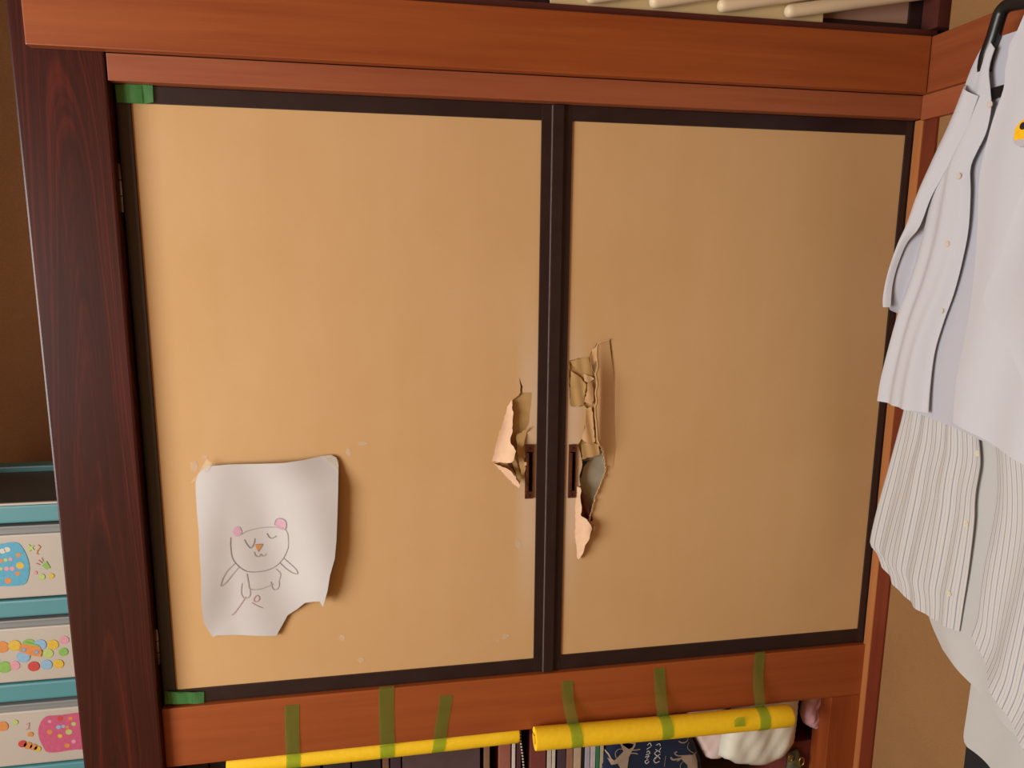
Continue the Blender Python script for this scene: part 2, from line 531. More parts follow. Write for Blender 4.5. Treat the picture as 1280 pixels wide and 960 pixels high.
# left wall with the window opening
wl = empty('wall_left', (-2.16, -1.6, 0)); struct(wl, 'plaster wall with the window that lights the room', 'wall')
box('wall_piece', -2.20, -2.12, -3.3, -2.70, 0, 2.45, 'plaster', wl)
box('wall_piece', -2.20, -2.12, -0.80, -0.12, 0, 2.45, 'plaster', wl)
box('wall_piece', -2.20, -2.12, -2.70, -0.80, 1.98, 2.45, 'plaster', wl)
box('wall_piece', -2.20, -2.12, -2.70, -0.80, 0, 0.32, 'plaster', wl)
wn = empty('window_1', (-2.15, -1.75, 0.32)); struct(wn, 'window with wooden frame in the left wall', 'window')
for a, b, c, d in ((-2.70, -2.65, .32, 1.98), (-0.85, -0.80, .32, 1.98), (-1.775, -1.725, .37, 1.93)):
    box('window_stile', -2.18, -2.13, a, b, c, d, 'jamb', wn)
for c, d in ((.32, .37), (1.93, 1.98)): box('window_rail', -2.18, -2.13, -2.65, -0.85, c, d, 'lintel_y', wn)
for a, b in ((-2.65, -1.775), (-1.725, -0.85)):
    box('window_pane', -2.158, -2.154, a, b, .37, 1.93, 'glass', wn)

# posts and beams of the closet front
struct(box('trim_1', -0.157, -0.001, -0.030, 0.098, 0.0, 2.45, 'rose', bev=0.004), 'dark red polished rosewood post with arched grain at left', 'post')
struct(box('trim_2', -0.121, 1.668, -0.055, -0.0305, 1.848, 1.964, 'lintel', bev=0.002), 'long orange wooden rail across the top of the closet doors', 'rail')
struct(box('trim_3', 0.001, 1.687, -0.028, 0.05, 1.800, 1.8475, 'kamoi', bev=0.001), 'narrow pale brown lintel strip directly above the closet doors', 'lintel')
struct(box('trim_4', -0.0008, 1.699, -0.010, 0.06, 0.376, 0.5165, 'sill', bev=0.002), 'orange brown sill beam under the closet doors with green tapes', 'sill')
struct(box('trim_5', 1.606, 1.699, -0.010, 0.06, 0.0, 0.3755, 'post', bev=0.002), 'short orange brown post below the sill at right', 'post')
struct(box('trim_6', 1.690, 1.76, -0.0695, -0.0295, 0.0, 1.7945, 'redpost'), 'reddish corner post between closet and tan wall', 'post')
struct(box('trim_7', 1.688, 1.72, -0.029, -0.003, 0.0, 1.798, 'jamb'), 'thin light wooden strip beside the right closet door', 'jamb')
struct(box('trim_8', 1.670, 1.6945, -3.2, -0.030, 1.848, 1.964, 'lintel_y', bev=0.002), 'orange wooden rail along the tan right wall', 'rail')
struct(box('trim_9', 1.680, 1.6945, -3.2, -0.030, 1.795, 1.8475, 'kamoi_y'), 'pale strip under the rail on the right wall', 'rail')
struct(box('trim_10', 0.001, 1.70, -0.030, 0.05, 1.9645, 1.984, 'maroon'), 'dark maroon ledge above the long orange rail', 'ledge')
struct(box('trim_11', 1.682, 1.76, -0.05, 0.05, 1.985, 2.45, 'maroon'), 'reddish upper corner post beside the small upper door', 'post')
struct(box('closet_shelf', -0.06, 1.70, 0.062, 0.86, 0.43, 0.46, 'closet'), 'dark shelf board inside the closet', 'shelf')
struct(box('closet_top', -0.06, 1.70, 0.052, 0.86, 1.90, 1.93, 'closet'), 'dark board between closet and upper cupboard', 'shelf')

# upper cupboard doors, only their lower edge shows
def upper_door(name, x0, x1, label):
    d = empty(name, ((x0 + x1) / 2, 0.01, 1.985)); struct(d, label, 'door')
    box('stile', x0, x0 + .03, 0.0, .025, 1.985, 2.42, 'lacquer', d)
    box('stile', x1 - .03, x1, 0.0, .025, 1.985, 2.42, 'lacquer', d)
    box('rail', x0 + .03, x1 - .03, 0.0, .025, 1.985, 2.003, 'lacquer', d)
    box('rail', x0 + .03, x1 - .03, 0.0, .025, 2.39, 2.42, 'lacquer', d)
    box('paper_panel', x0 + .03, x1 - .03, .006, .02, 2.003, 2.39, 'upperpaper', d)
upper_door('door_3', 0.002, 0.839, 'small upper cupboard door, left one, dull pink paper')
upper_door('door_4', 0.841, 1.680, 'small upper cupboard door, right one, behind pale rods')

# ------------------------------------------------------------------ closet doors
def smooth(a, b, x):
    t = max(0, min(1, (x - a) / (b - a))); return t * t * (3 - 2 * t)

ZB, ZT = 0.5185, 1.799
def hinge(parent, x, z0, z1):
    h = tube('hinge', [(x, -0.003, z0), (x, -0.003, z1)], 0.0035, 'steel', parent, 8)
    for k in (1, 2):
        z = z0 + (z1 - z0) * k / 3
        tube('hinge_joint', [(x, -0.003, z - .001), (x, -0.003, z + .001)], 0.0042, 'bronze_dark', h, 8)

def pull(parent, x0, x1, z0, z1, y):
    bm = bmesh.new()
    t = .0022
    add_box(bm, x0, x1, y - .004, y + .002, z1 - .017, z1, .0006)
    add_box(bm, x0, x1, y - .004, y + .002, z0, z0 + .017, .0006)
    add_box(bm, x0, x0 + t, y - .0035, y + .002, z0 + .017, z1 - .017)
    add_box(bm, x1 - t, x1, y - .0035, y + .002, z0 + .017, z1 - .017)
    h = link('handle', bm, 'bronze', parent); h['label'] = 'dark bronze door pull with nails at both ends'
    box('handle_recess', x0 + t, x1 - t, y + .001, y + .004, z0 + .016, z1 - .016, 'bronze_dark', h)
    # raised inner lip
    box('handle_lip', x0 + t, x0 + t + .0055, y - .0065, y + .001, z0 + .018, z1 - .018, 'bronze', h, .0015)
    for z in (z1 - .008, z0 + .008):
        tube('nail', [((x0 + x1) / 2, y - .0055, z), ((x0 + x1) / 2, y - .003, z)], .0022, 'bronze_dark', h, 8)

def marks(parent, spots, y):
    for cx, cz, r, sq in spots:
        pts = []
        for k in range(11):
            a = 2 * math.pi * k / 11; q = r * random.uniform(.55, 1.15)
            pts.append((cx + q * math.cos(a), cz + q * sq * math.sin(a)))
        sheet('glue_mark', pts, lambda x, z: y, 'residue', parent)

PY = 0.004   # depth of the paper behind the frame's face
# --- left door
d1 = empty('door_1', (0.43, 0.012, ZB)); struct(d1, 'left closet door with torn paper and a child\'s drawing taped on', 'door')
box('stile', 0.002, 0.028, 0.0, 0.028, ZB, ZT, 'lacquer', d1, 0.0012)
box('stile', 0.822, 0.844, 0.0, 0.028, ZB, ZT, 'lacquer', d1, 0.0012)
box('rail', 0.028, 0.822, 0.0005, 0.028, 1.767, ZT, 'lacquer', d1, 0.0012)
box('rail', 0.028, 0.822, 0.0005, 0.028, ZB, 0.552, 'lacquer', d1, 0.0012)
box('meeting_strip', 0.8445, 0.868, -0.008, 0.0, ZB + .001, ZT - .001, 'lacquer', d1, 0.0015)
box('edge_highlight', 0.8432, 0.8444, -0.0085, -0.0002, ZB + .002, ZT - .002, 'lacquer_highlight', d1)  # highlight along the meeting edge, painted as a paler strip
hinge(d1, -0.0005, 1.565, 1.655); hinge(d1, -0.0005, 0.62, 0.70)

HL = [(0.7671, 1.1759), (0.7742, 1.1811), (0.7848, 1.1916), (0.7809, 1.2257), (0.7883, 1.2059), (0.7884, 1.1915), (0.8101, 1.1910), (0.8038, 1.1204), (0.7931, 1.1025), (0.7768, 1.0994), (0.7733, 1.0885), (0.7881, 1.0659), (0.7865, 1.0382), (0.7960, 1.0099), (0.7835, 0.9805), (0.7668, 0.9999), (0.7521, 1.0229), (0.7249, 1.0333), (0.7574, 1.0338), (0.7683, 1.0408), (0.7717, 1.0628), (0.7606, 1.0853), (0.7677, 1.1033)]
sheet('paper_panel', [(0.028, .552), (.822, .552), (.822, 1.767), (.028, 1.767)], lambda x, z: PY, 'paperL', d1, holes=[ragged(HL, .006, .0009)], smooth=False)
UL = [(0.7125, 1.2385), (0.8270, 1.2364), (0.8274, 0.9651), (0.7133, 0.9706)]
sheet('under_paper', UL, lambda x, z: .009, 'underpaper', d1, smooth=False)
sheet('inner_board', [(0.03, .555), (.82, .555), (.82, 1.765), (.03, 1.765)], lambda x, z: .022, 'innerpaper', d1, smooth=False)
DL = [(0.7690, 1.0378), (0.7854, 1.0427), (0.7968, 1.0086), (0.7861, 0.9791), (0.7786, 0.9982), (0.7674, 1.0174), (0.7563, 1.0290)]
sheet('torn_layer_or_shade', DL, lambda x, z: .0085 - .003 * math.sin(x * 260 + z * 90), 'bronze', d1, step=.005)['label'] = 'brown scorched looking inner layer in the tear'
F1 = [(0.7638, 1.1775), (0.7659, 1.1506), (0.7645, 1.1054), (0.7593, 1.0855), (0.7702, 1.0668), (0.7650, 1.0450), (0.7542, 1.0381), (0.7218, 1.0376), (0.7271, 1.0667), (0.7359, 1.0973), (0.7481, 1.1367), (0.7568, 1.1670)]
fx = min(p[0] for p in F1)
def flap1(x, z):
    t = max(0, min(1, (x - fx - .028 * smooth(1.02, 1.13, z)) / .035)); return PY - .0012 - .026 * t ** 1.5
sheet('torn_flap', ragged(F1), flap1, 'paperback', d1, step=.006, solid=.0008)['label'] = 'pale pinkish flap of torn paper standing out'
F2 = [(0.7238, 1.0335), (0.7436, 1.0272), (0.7582, 1.0210), (0.7710, 1.0056), (0.7803, 0.9866), (0.7786, 0.9792), (0.7657, 0.9910), (0.7456, 1.0105)]
sheet('torn_flap', ragged(F2), lambda x, z: PY - .001 - .018 * max(0, (x - F2[0][0]) / .045) , 'paperback', d1, step=.006, solid=.0008)
F3 = [(0.7761, 1.0949), (0.7869, 1.1018), (0.8048, 1.1159), (0.7943, 1.0888), (0.7874, 1.0578), (0.7970, 1.0203), (0.7881, 0.9927), (0.7842, 1.0209), (0.7765, 1.0582)]
sheet('torn_flap', ragged(F3), lambda x, z: PY - .0008 - .006 * abs(math.sin(z * 60)), 'underpaper', d1, step=.006, solid=.0008)
PL = [(0.7963, 1.0740), (0.8154, 1.0733), (0.8172, 0.9481), (0.7978, 0.9490)]
pull(d1, PL[0][0], PL[1][0], PL[2][1], PL[0][1], PY - .001)
box('chip', PL[0][0] - .003, PL[0][0] + .002, PY - .007, PY - .001, PL[0][1] - .047, PL[0][1] - .039, 'fringe', d1)
marks(d1, [(x, z, r, s) for (x, z), r, s in zip([(0.0966, 1.0526), (0.1197, 1.0723), (0.4395, 1.0897), (0.4104, 1.0713), (0.3840, 0.6431), (0.4246, 0.5846), (0.7551, 0.6144), (0.7362, 0.6059), (0.7831, 0.8395), (0.1010, 1.2951), (0.6374, 1.4159)],
     (.010, .008, .012, .007, .008, .009, .009, .006, .008, .002, .002), (1.6, .5, .5, 1.5, 1, .8, .8, .6, 1.5, 1, 1))], PY - .0006)

# --- right door
d2 = empty('door_2', (1.28, 0.012, ZB)); struct(d2, 'right closet door with a long ragged tear by its pull', 'door')
box('stile', 0.8685, 0.888, 0.0, 0.028, ZB, ZT, 'lacquer', d2, 0.0012)
box('stile', 1.671, 1.697, 0.0, 0.028, ZB, ZT, 'lacquer', d2, 0.0012)
box('rail', 0.888, 1.671, 0.0005, 0.028, 1.768, ZT, 'lacquer', d2, 0.0012)
box('rail', 0.888, 1.671, 0.0005, 0.028, ZB, 0.555, 'lacquer', d2, 0.0012)
hinge(d2, 1.6995, 1.60, 1.655); hinge(d2, 1.6995, 0.645, 0.70)
HR = [(0.8942, 1.2612), (0.9123, 1.2663), (0.9251, 1.2679), (0.9380, 1.2695), (0.9432, 1.2801), (0.9555, 1.2997), (0.9868, 1.3065), (0.9914, 1.2795), (0.9957, 1.2068), (1.0014, 1.0955), (0.9929, 1.0657), (0.9825, 1.0321), (0.9854, 1.0015), (0.9711, 0.9697), (0.9605, 0.9414), (0.9557, 0.9068), (0.9583, 0.8853), (0.9526, 0.8837), (0.9477, 0.8527), (0.9369, 0.8220), (0.9300, 0.7928), (0.9237, 0.8110), (0.9199, 0.8894), (0.9199, 0.9626), (0.9272, 0.9737), (0.9231, 0.9891), (0.9297, 1.0229), (0.9233, 1.0552), (0.9173, 1.0685), (0.9282, 1.0830), (0.9314, 1.1015), (0.9380, 1.1347), (0.9395, 1.1494), (0.9299, 1.1589), (0.9151, 1.1574), (0.8984, 1.1579), (0.8958, 1.1908), (0.8931, 1.2271)]
sheet('paper_panel', [(0.888, .555), (1.671, .555), (1.671, 1.768), (.888, 1.768)], lambda x, z: PY, 'paperR', d2, holes=[ragged(HR, .006, .0009)], smooth=False)
UR = [(0.8891, 1.3104), (1.0016, 1.3092), (1.0104, 1.0559), (0.9681, 1.0651), (0.9437, 1.0584), (0.9234, 1.0404), (0.8947, 1.0603)]
sheet('under_paper', UR, lambda x, z: .009, 'underpaper', d2, smooth=False)
sheet('inner_board', [(.89, .557), (1.669, .557), (1.669, 1.766), (.89, 1.766)], lambda x, z: .022, 'innerpaper', d2, smooth=False)
# raised strip of paper right of the tear: its free edge stands out to the left
E1 = [(0.9835, 1.3076), (0.9562, 1.2991), (0.9533, 1.2742), (0.9541, 1.2491), (0.9490, 1.2348), (0.9514, 1.2131), (0.9483, 1.1950), (0.9508, 1.1731), (0.9476, 1.1549), (0.9524, 1.1180), (0.9552, 1.0846), (0.9710, 1.0616), (0.9751, 1.0484), (0.9816, 1.0236), (0.9861, 1.0007), (1.0029, 1.0114), (1.0069, 1.0603), (1.0006, 1.1350), (0.9955, 1.2266)]
ex = max(p[0] for p in E1)
def curl(x, z):
    t = max(0, min(1, (ex - x) / .046))
    return PY - .0004 - .024 * t ** 1.4 * smooth(1.005, 1.06, z) * (1 - .75 * smooth(1.19, 1.30, z))
sheet('torn_flap', E1, curl, 'paperR', d2, step=.006)['label'] = 'curled strip of door paper along the tear'
bm = bmesh.new(); add_ribbon(bm, [(x + random.uniform(-.0007, .0007), z) for x, z in catmull(E1[:15], 4)], .0026, lambda x, z: curl(x, z) - .0012); link('torn_edge', bm, 'fringe', d2, solid=.0006)
# pieces of the broken under layer with their own creases
for pts, dz, mt in (
    ([(0.8937, 1.2597), (0.9118, 1.2648), (0.9374, 1.2697), (0.9497, 1.2263), (0.9329, 1.2320), (0.9088, 1.2415)], .003, 'underpaper'),
    ([(0.8978, 1.2381), (0.9165, 1.2269), (0.9336, 1.2066), (0.9306, 1.1812), (0.9293, 1.1611), (0.9145, 1.1579), (0.8979, 1.1583), (0.8969, 1.1984)], .004, 'underpaper'),
    ([(0.9387, 1.2700), (0.9544, 1.2984), (0.9618, 1.2965), (0.9520, 1.2536), (0.9509, 1.2302), (0.9450, 1.2411)], .008, 'paperR'),
    ([(0.9263, 1.2310), (0.9467, 1.2252), (0.9506, 1.2197), (0.9379, 1.2091), (0.9285, 1.2165)], .006, 'fringe'),
    ([(0.9361, 1.2091), (0.9489, 1.2124), (0.9520, 1.1723), (0.9467, 1.1615), (0.9299, 1.1656), (0.9349, 1.1873)], .005, 'paperR'),
    ([(0.9346, 1.1504), (0.9474, 1.1574), (0.9523, 1.1167), (0.9573, 1.0755), (0.9462, 1.0685), (0.9271, 1.0804), (0.9320, 1.1080)], .006, 'paperR'),
    ([(0.9261, 1.0687), (0.9466, 1.0754), (0.9657, 1.0672), (0.9701, 1.0445), (0.9514, 1.0377), (0.9289, 1.0348)], .004, 'underpaper')):
    cx = sum(p[0] for p in pts) / len(pts)
    sheet('torn_layer_or_shade', ragged(pts), lambda x, z, cx=cx, dz=dz: PY + .0035 - dz * (.4 + .6 * abs(math.sin((x - cx) * 130 + z * 25))), mt, d2, step=.006, solid=.0008)
# ragged pale fringe along the right rim of the hole
FR = [(0.9577, 1.0840), (0.9715, 1.0648), (0.9776, 1.0496), (0.9821, 1.0268), (0.9848, 1.0040), (0.9742, 0.9778), (0.9635, 0.9516), (0.9567, 0.9251), (0.9499, 0.8946), (0.9466, 0.8792)]
bm = bmesh.new()
FRs = catmull(FR, 6)
for i in range(len(FRs) - 1):
    (x, z), (x2, z2) = FRs[i], FRs[i + 1]
    w = random.uniform(.0015, .005) * (1.3 if i < 28 else .8)
    y = PY - .004 - random.uniform(0, .004)
    a = bm.verts.new((x + .003, PY - .001, z)); b = bm.verts.new((x2 + .003, PY - .001, z2))
    c = bm.verts.new((x2 - w, y, z2)); d = bm.verts.new((x - w * .6, y - .001, z))
    bm.faces.new((a, b, c, d))
link('torn_fringe', bm, 'fringe', d2, solid=.0007)
# black sheet painting the void's shade beside the pull, brown layer lower down
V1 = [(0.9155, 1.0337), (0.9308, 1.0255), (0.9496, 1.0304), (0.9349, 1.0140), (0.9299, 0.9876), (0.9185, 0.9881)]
sheet('torn_layer_or_shade', V1, lambda x, z: .012, 'black', d2)
V2 = [(0.9268, 0.9609), (0.9385, 0.9488), (0.9489, 0.9174), (0.9595, 0.8818), (0.9342, 0.8949), (0.9277, 0.9263)]
sheet('torn_layer_or_shade', V2, lambda x, z: .010 - .003 * math.sin(x * 260 + z * 90), 'bronze', d2, step=.005)
G1 = [(0.9157, 0.9711), (0.9252, 0.9687), (0.9274, 0.9572), (0.9239, 0.9459), (0.9283, 0.9227), (0.9269, 0.9016), (0.9385, 0.8952), (0.9504, 0.8790), (0.9470, 0.8637), (0.9454, 0.8501), (0.9363, 0.8331), (0.9330, 0.8137), (0.9258, 0.7945), (0.9218, 0.8007), (0.9168, 0.8499), (0.9153, 0.9119)]
gx = min(p[0] for p in G1)
sheet('torn_flap', ragged(G1), lambda x, z: PY - .001 - .020 * max(0, min(1, (x - gx) / .028)) ** 1.2, 'paperback', d2, step=.005, solid=.0008)['label'] = 'pale pinkish pointed flap of torn paper'
G2 = [(0.9491, 0.8671), (0.9584, 0.8762), (0.9663, 0.8699), (0.9571, 0.8568), (0.9494, 0.8553)]
sheet('torn_flap', G2, lambda x, z: PY - .004 - .004 * math.sin(x * 500), 'fringe', d2, step=.004, solid=.0008)
PR = [(0.8947, 1.0704), (0.9143, 1.0696), (0.9165, 0.9449), (0.8966, 0.9459)]
pull(d2, PR[3][0], PR[1][0], PR[2][1], PR[0][1], PY - .001)

# ------------------------------------------------------------------ child's drawing
DO = [(0.1249, 1.0555), (0.1658, 1.0572), (0.2213, 1.0566), (0.2776, 1.0577), (0.3184, 1.0612), (0.3546, 1.0668), (0.3728, 1.0678), (0.3841, 1.0621), (0.3886, 1.0460), (0.3871, 0.9965), (0.3834, 0.9339), (0.3802, 0.8850), (0.3755, 0.8432), (0.3641, 0.8051), (0.3578, 0.7702), (0.3462, 0.7299), (0.3399, 0.7436), (0.3263, 0.7427), (0.3075, 0.7386), (0.2900, 0.7231), (0.2693, 0.7098), (0.2584, 0.6901), (0.2438, 0.6650), (0.2022, 0.6686), (0.1528, 0.6730), (0.1169, 0.6743), (0.1134, 0.6709), (0.1089, 0.6769), (0.1018, 0.6942), (0.0962, 0.7094), (0.0962, 0.7625), (0.0995, 0.8166), (0.0996, 0.8702), (0.1007, 0.9144), (0.0987, 0.9583), (0.0985, 1.0069), (0.0995, 1.0223), (0.1069, 1.0408)]
dx0 = min(p[0] for p in DO); dx1 = max(p[0] for p in DO); dz0 = min(p[1] for p in DO); dz1 = max(p[1] for p in DO)
def draw_y(x, z):
    u = (x - dx0) / (dx1 - dx0); v = (z - dz0) / (dz1 - dz0)
    y = -.003
    y -= .020 * smooth(.45, 1.0, u) * (1 - smooth(.80, 1.0, v)) * (.35 + .65 * smooth(0.0, .3, v))
    y -= .012 * math.sin(math.pi * min(1, max(0, u))) * smooth(.35, 1, v) * (1 - .3 * v)
    y -= .014 * (1 - smooth(0, .25, u)) * (1 - smooth(.5, .95, v)) * smooth(0, .3, v)
    y += .003 * math.sin(11 * u + 4 * v)
    return min(y, -.0015)
dr = empty('drawing', (sum((dx0, dx1)) / 2, 0, dz0)); tag(dr, 'child\'s pencil drawing of a bear on torn white paper, taped to left closet door', 'drawing')
sheet('paper', DO, draw_y, 'white_paper', dr, step=.010, solid=.0006)
dy = lambda x, z: draw_y(x, z) - .0011
def stroke(px, mat='pencil', w=.0016, closed=False): ribbon('pencil_line', px, w, dy, mat, dr, closed)
head = [(0.1619, 0.8983), (0.1606, 0.8752), (0.1626, 0.8518), (0.1729, 0.8331), (0.1900, 0.8192), (0.2127, 0.8158), (0.2342, 0.8179), (0.2528, 0.8276), (0.2685, 0.8466), (0.2777, 0.8678), (0.2787, 0.8912), (0.2760, 0.9058), (0.2648, 0.9136), (0.2469, 0.9147), (0.2224, 0.9143), (0.1979, 0.9104), (0.1814, 0.9025)]
stroke(head[:10]); stroke(head[9:], 'pencil_faint', .0018)
stroke([(0.1889, 0.8913), (0.1932, 0.8803), (0.2008, 0.8709), (0.2078, 0.8812), (0.2100, 0.8918)], 'pencil', .0016)
stroke([(0.2348, 0.9011), (0.2393, 0.8918), (0.2457, 0.8896), (0.2541, 0.8945)], 'pencil', .0018)
stroke([(0.2068, 0.8615), (0.2096, 0.8523), (0.2161, 0.8500), (0.2196, 0.8552), (0.2242, 0.8495), (0.2310, 0.8545)], 'pencil_faint', .0018)
for c in ([(0.1674, 0.9122), (0.1727, 0.9208), (0.1807, 0.9203), (0.1851, 0.9112), (0.1830, 0.9024), (0.1748, 0.8993), (0.1687, 0.9050)], [(0.2522, 0.9233), (0.2575, 0.9337), (0.2674, 0.9349), (0.2753, 0.9273), (0.2747, 0.9130), (0.2679, 0.9081), (0.2582, 0.9122)]):
    cc = catmull(c, 5, True)
    sheet('crayon_ear', cc, lambda x, z: draw_y(x, z) - .0009, 'pink', dr, step=.004)
stroke([(0.2520, 0.9197), (0.2558, 0.9320), (0.2658, 0.9350), (0.2754, 0.9291), (0.2765, 0.9165), (0.2728, 0.9078)], 'pencil', .0016)
sheet('crayon_nose', [(0.2093, 0.8775), (0.2247, 0.8765), (0.2150, 0.8610)], lambda x, z: draw_y(x, z) - .0009, 'orange', dr)
stroke([(0.2093, 0.8775), (0.2174, 0.8779), (0.2247, 0.8765), (0.2202, 0.8678), (0.2150, 0.8610)], 'pencil', .0014)
stroke([(0.1667, 0.8389), (0.1513, 0.8237), (0.1407, 0.8064), (0.1365, 0.7904), (0.1483, 0.7986), (0.1622, 0.8157), (0.1743, 0.8294)], 'pencil_faint', .0019)
stroke([(0.2667, 0.8431), (0.2810, 0.8293), (0.2922, 0.8175), (0.2952, 0.8082), (0.2852, 0.8089), (0.2706, 0.8190), (0.2580, 0.8327)], 'pencil', .0017)
stroke([(0.1898, 0.8138), (0.1920, 0.7936), (0.1945, 0.7788), (0.2108, 0.7757), (0.2291, 0.7798), (0.2426, 0.7844)], 'pencil_faint', .0019)
stroke([(0.1789, 0.7927), (0.1761, 0.7710), (0.1804, 0.7596), (0.1869, 0.7573), (0.1938, 0.7641), (0.1944, 0.7769)], 'pencil_faint', .0017)
stroke([(0.2379, 0.7902), (0.2405, 0.7753), (0.2469, 0.7711), (0.2539, 0.7780), (0.2545, 0.7908)], 'pencil_faint', .0017)
stroke([(0.2491, 0.8187), (0.2585, 0.8071), (0.2545, 0.7908)], 'pencil_faint', .0014)
stroke([(0.1854, 0.7611), (0.1748, 0.7454), (0.1624, 0.7279), (0.1537, 0.7194)], 'redline', .0022)
stroke([(0.2033, 0.7579), (0.2085, 0.7630), (0.2131, 0.7553), (0.2078, 0.7483), (0.2013, 0.7506)], 'redline', .0018, True)
stroke([(0.1962, 0.7474), (0.2073, 0.7391), (0.2186, 0.7326)], 'redline', .0015)
sheet('adhesive_tape', [(0.0885, 1.0192), (0.1054, 1.0391), (0.1245, 1.0709), (0.1350, 1.0619), (0.1279, 1.0484), (0.1063, 1.0287)], lambda x, z: -.0045 if x < dx0 + .02 else draw_y(x, z) - .002, 'tape_clear', dr)
sheet('adhesive_tape', [(0.3558, 1.0621), (0.3758, 1.0683), (0.3887, 1.0555), (0.3879, 1.0307), (0.3735, 1.0490)], lambda x, z: draw_y(x, z) - .0015, 'tape_clear', dr)

# ------------------------------------------------------------------ green tapes
def tape_flat(outline, y, label, mat='tape_green', extra=None, ripple=0.0012):
    o = empty('green_tape', (sum(p[0] for p in outline) / len(outline), y, min(p[1] for p in outline)))
    tag(o, label, 'tape')
    sheet('tape_strip', outline, lambda x, z: y - ripple * (1 + math.sin(x * 160 + z * 30)), mat, o, step=.008)
    if extra:
        sheet('tape_strip', extra, lambda x, z: y - .0015 - ripple * (1 + math.sin(x * 200)), mat, o, step=.008)
    return o
tape_flat([(0.0035, 1.7974), (0.0273, 1.8000), (0.0525, 1.7997), (0.0707, 1.7992), (0.0700, 1.7690), (0.0500, 1.7653), (0.0275, 1.7658), (0.0052, 1.7662)], -.0022, 'crinkled green tape over upper left corner of left closet door',
          extra=[(0.0063, 1.7976), (0.0510, 1.7983), (0.0515, 1.7668), (0.0080, 1.7663)])
tape_flat([(0.0068, 0.5549), (0.0455, 0.5489), (0.0863, 0.5447), (0.0847, 0.5180), (0.0437, 0.5205), (0.0047, 0.5246)], -.0022, 'flat green tape over lower left corner of left closet door',
          extra=[(0.0131, 0.5523), (0.0617, 0.5454), (0.0601, 0.5206), (0.0129, 0.5257)])

# ------------------------------------------------------------------ yellow foam pipes
def foam(ax, az, bx, bz, y, R, label, slit=math.radians(0)):
    o = empty('foam_pipe', ((ax + bx) / 2, y, min(az, bz) - R)); tag(o, label, 'foam pipe', 'yellow foam pipes taped under the sill')
    bm = bmesh.new()
    A, B = Vector((ax, y, az)), Vector((bx, y, bz)); d = (B - A).normalized()
    e1 = Vector((0, 1, 0)); e2 = d.cross(e1).normalized()
    n = 28; gap = math.radians(14); r = R * .48
    prof = []
    for k in range(n + 1):
        a = slit + gap / 2 + (2 * math.pi - gap) * k / n
        prof.append((math.cos(a) * R, math.sin(a) * R))
    for k in range(n, -1, -1):
        a = slit + gap / 2 + (2 * math.pi - gap) * k / n
        prof.append((math.cos(a) * r, math.sin(a) * r))
    L = (B - A).length
    sts = [(0, .985), (.004, 1.0)] + [(L * k / 12, 1.0) for k in range(1, 12)] + [(L - .006, 1.0), (L, .94)]
    rings = []
    for s, f in sts:
        c = A + d * s + Vector((0, 0, -.002 * math.sin(math.pi * s / L)))
        rings.append([bm.verts.new(c + e1 * p[0] * (f if i <= n else 1) + e2 * p[1] * (f if i <= n else 1)) for i, p in enumerate(prof)])
    m = len(prof)
    for a, b in zip(rings, rings[1:]):
        for k in range(m): bm.faces.new((a[k], a[(k + 1) % m], b[(k + 1) % m], b[k]))
    for ring in (rings[0], rings[-1]):
        for k in range(n): bm.faces.new((ring[k], ring[k + 1], ring[m - 2 - k], ring[m - 1 - k]))
    bmesh.ops.recalc_face_normals(bm, faces=bm.faces)
    link('foam_tube', bm, 'yellow', o, False)
    me = o.children[0].data
    for p in me.polygons: p.use_smooth = True
    md = o.children[0].modifiers.new('edge', 'EDGE_SPLIT'); md.split_angle = math.radians(40)
    return o
Q1 = [(0.1222, 0.3644), (0.7895, 0.3478)]
foam(Q1[0][0], .353, Q1[1][0], .353, .014, .0225, 'yellow foam pipe under the sill, left one, below three tapes')
Q2 = [(0.8185, 0.3736), (1.4706, 0.3620)]
foam(Q2[0][0], Q2[0][1], Q2[1][0], Q2[1][1], -.042, .0265, 'yellow foam pipe under the sill, right one, with open cut end')

# tapes that hold the pipes: from the sill face down over the pipe
def hang_tape(cl, wpx, label, yz_end, lift=0.0, mat='tape_green2', cy=None, R=.0265, cz=None, a0=115):
    """cl: (X, Z) points on the sill face from top to the sill's lower edge; then wrapped round the pipe"""
    o = empty('green_tape', (cl[-1][0], -.03, cl[-1][1] - .05)); tag(o, label, 'tape', 'green tapes holding the foam pipes')
    path = []
    n = len(cl)
    for i, (x, z) in enumerate(cl):
        t = i / max(1, n - 1)
        path.append((x, -.0112 - lift * t * t, z))
    x1, z1 = cl[-1]
    dxz = (cl[-1][0] - cl[0][0]) / (cl[0][1] - cl[-1][1])
    rr = R + .0012
    a0 = math.radians(a0)
    for k in range(9):
        a = a0 - (a0 + math.radians(85)) * yz_end * k / 8
        path.append((x1 + dxz * .045 * k / 8, cy - rr * math.cos(a), cz(x1) + rr * math.sin(a)))
    bm = bmesh.new()
    L = []
    fine = catmull(path, 4)
    for i, (x, y, z) in enumerate(fine):
        wv = .0006 * math.sin(i * .8)
        L.append((bm.verts.new((x - wpx / 2, y - wv, z)), bm.verts.new((x, y - .0004 + wv, z)), bm.verts.new((x + wpx / 2, y - wv, z))))
    for a, b in zip(L, L[1:]):
        bm.faces.new((a[0], a[1], b[1], b[0])); bm.faces.new((a[1], a[2], b[2], b[1]))
    bmesh.ops.recalc_face_normals(bm, faces=bm.faces)
    link('tape_strip', bm, mat, o, True)
    return o
czL = lambda x: .353
czR = lambda x: Q2[0][1] + (Q2[1][1] - Q2[0][1]) * (x - Q2[0][0]) / (Q2[1][0] - Q2[0][0])
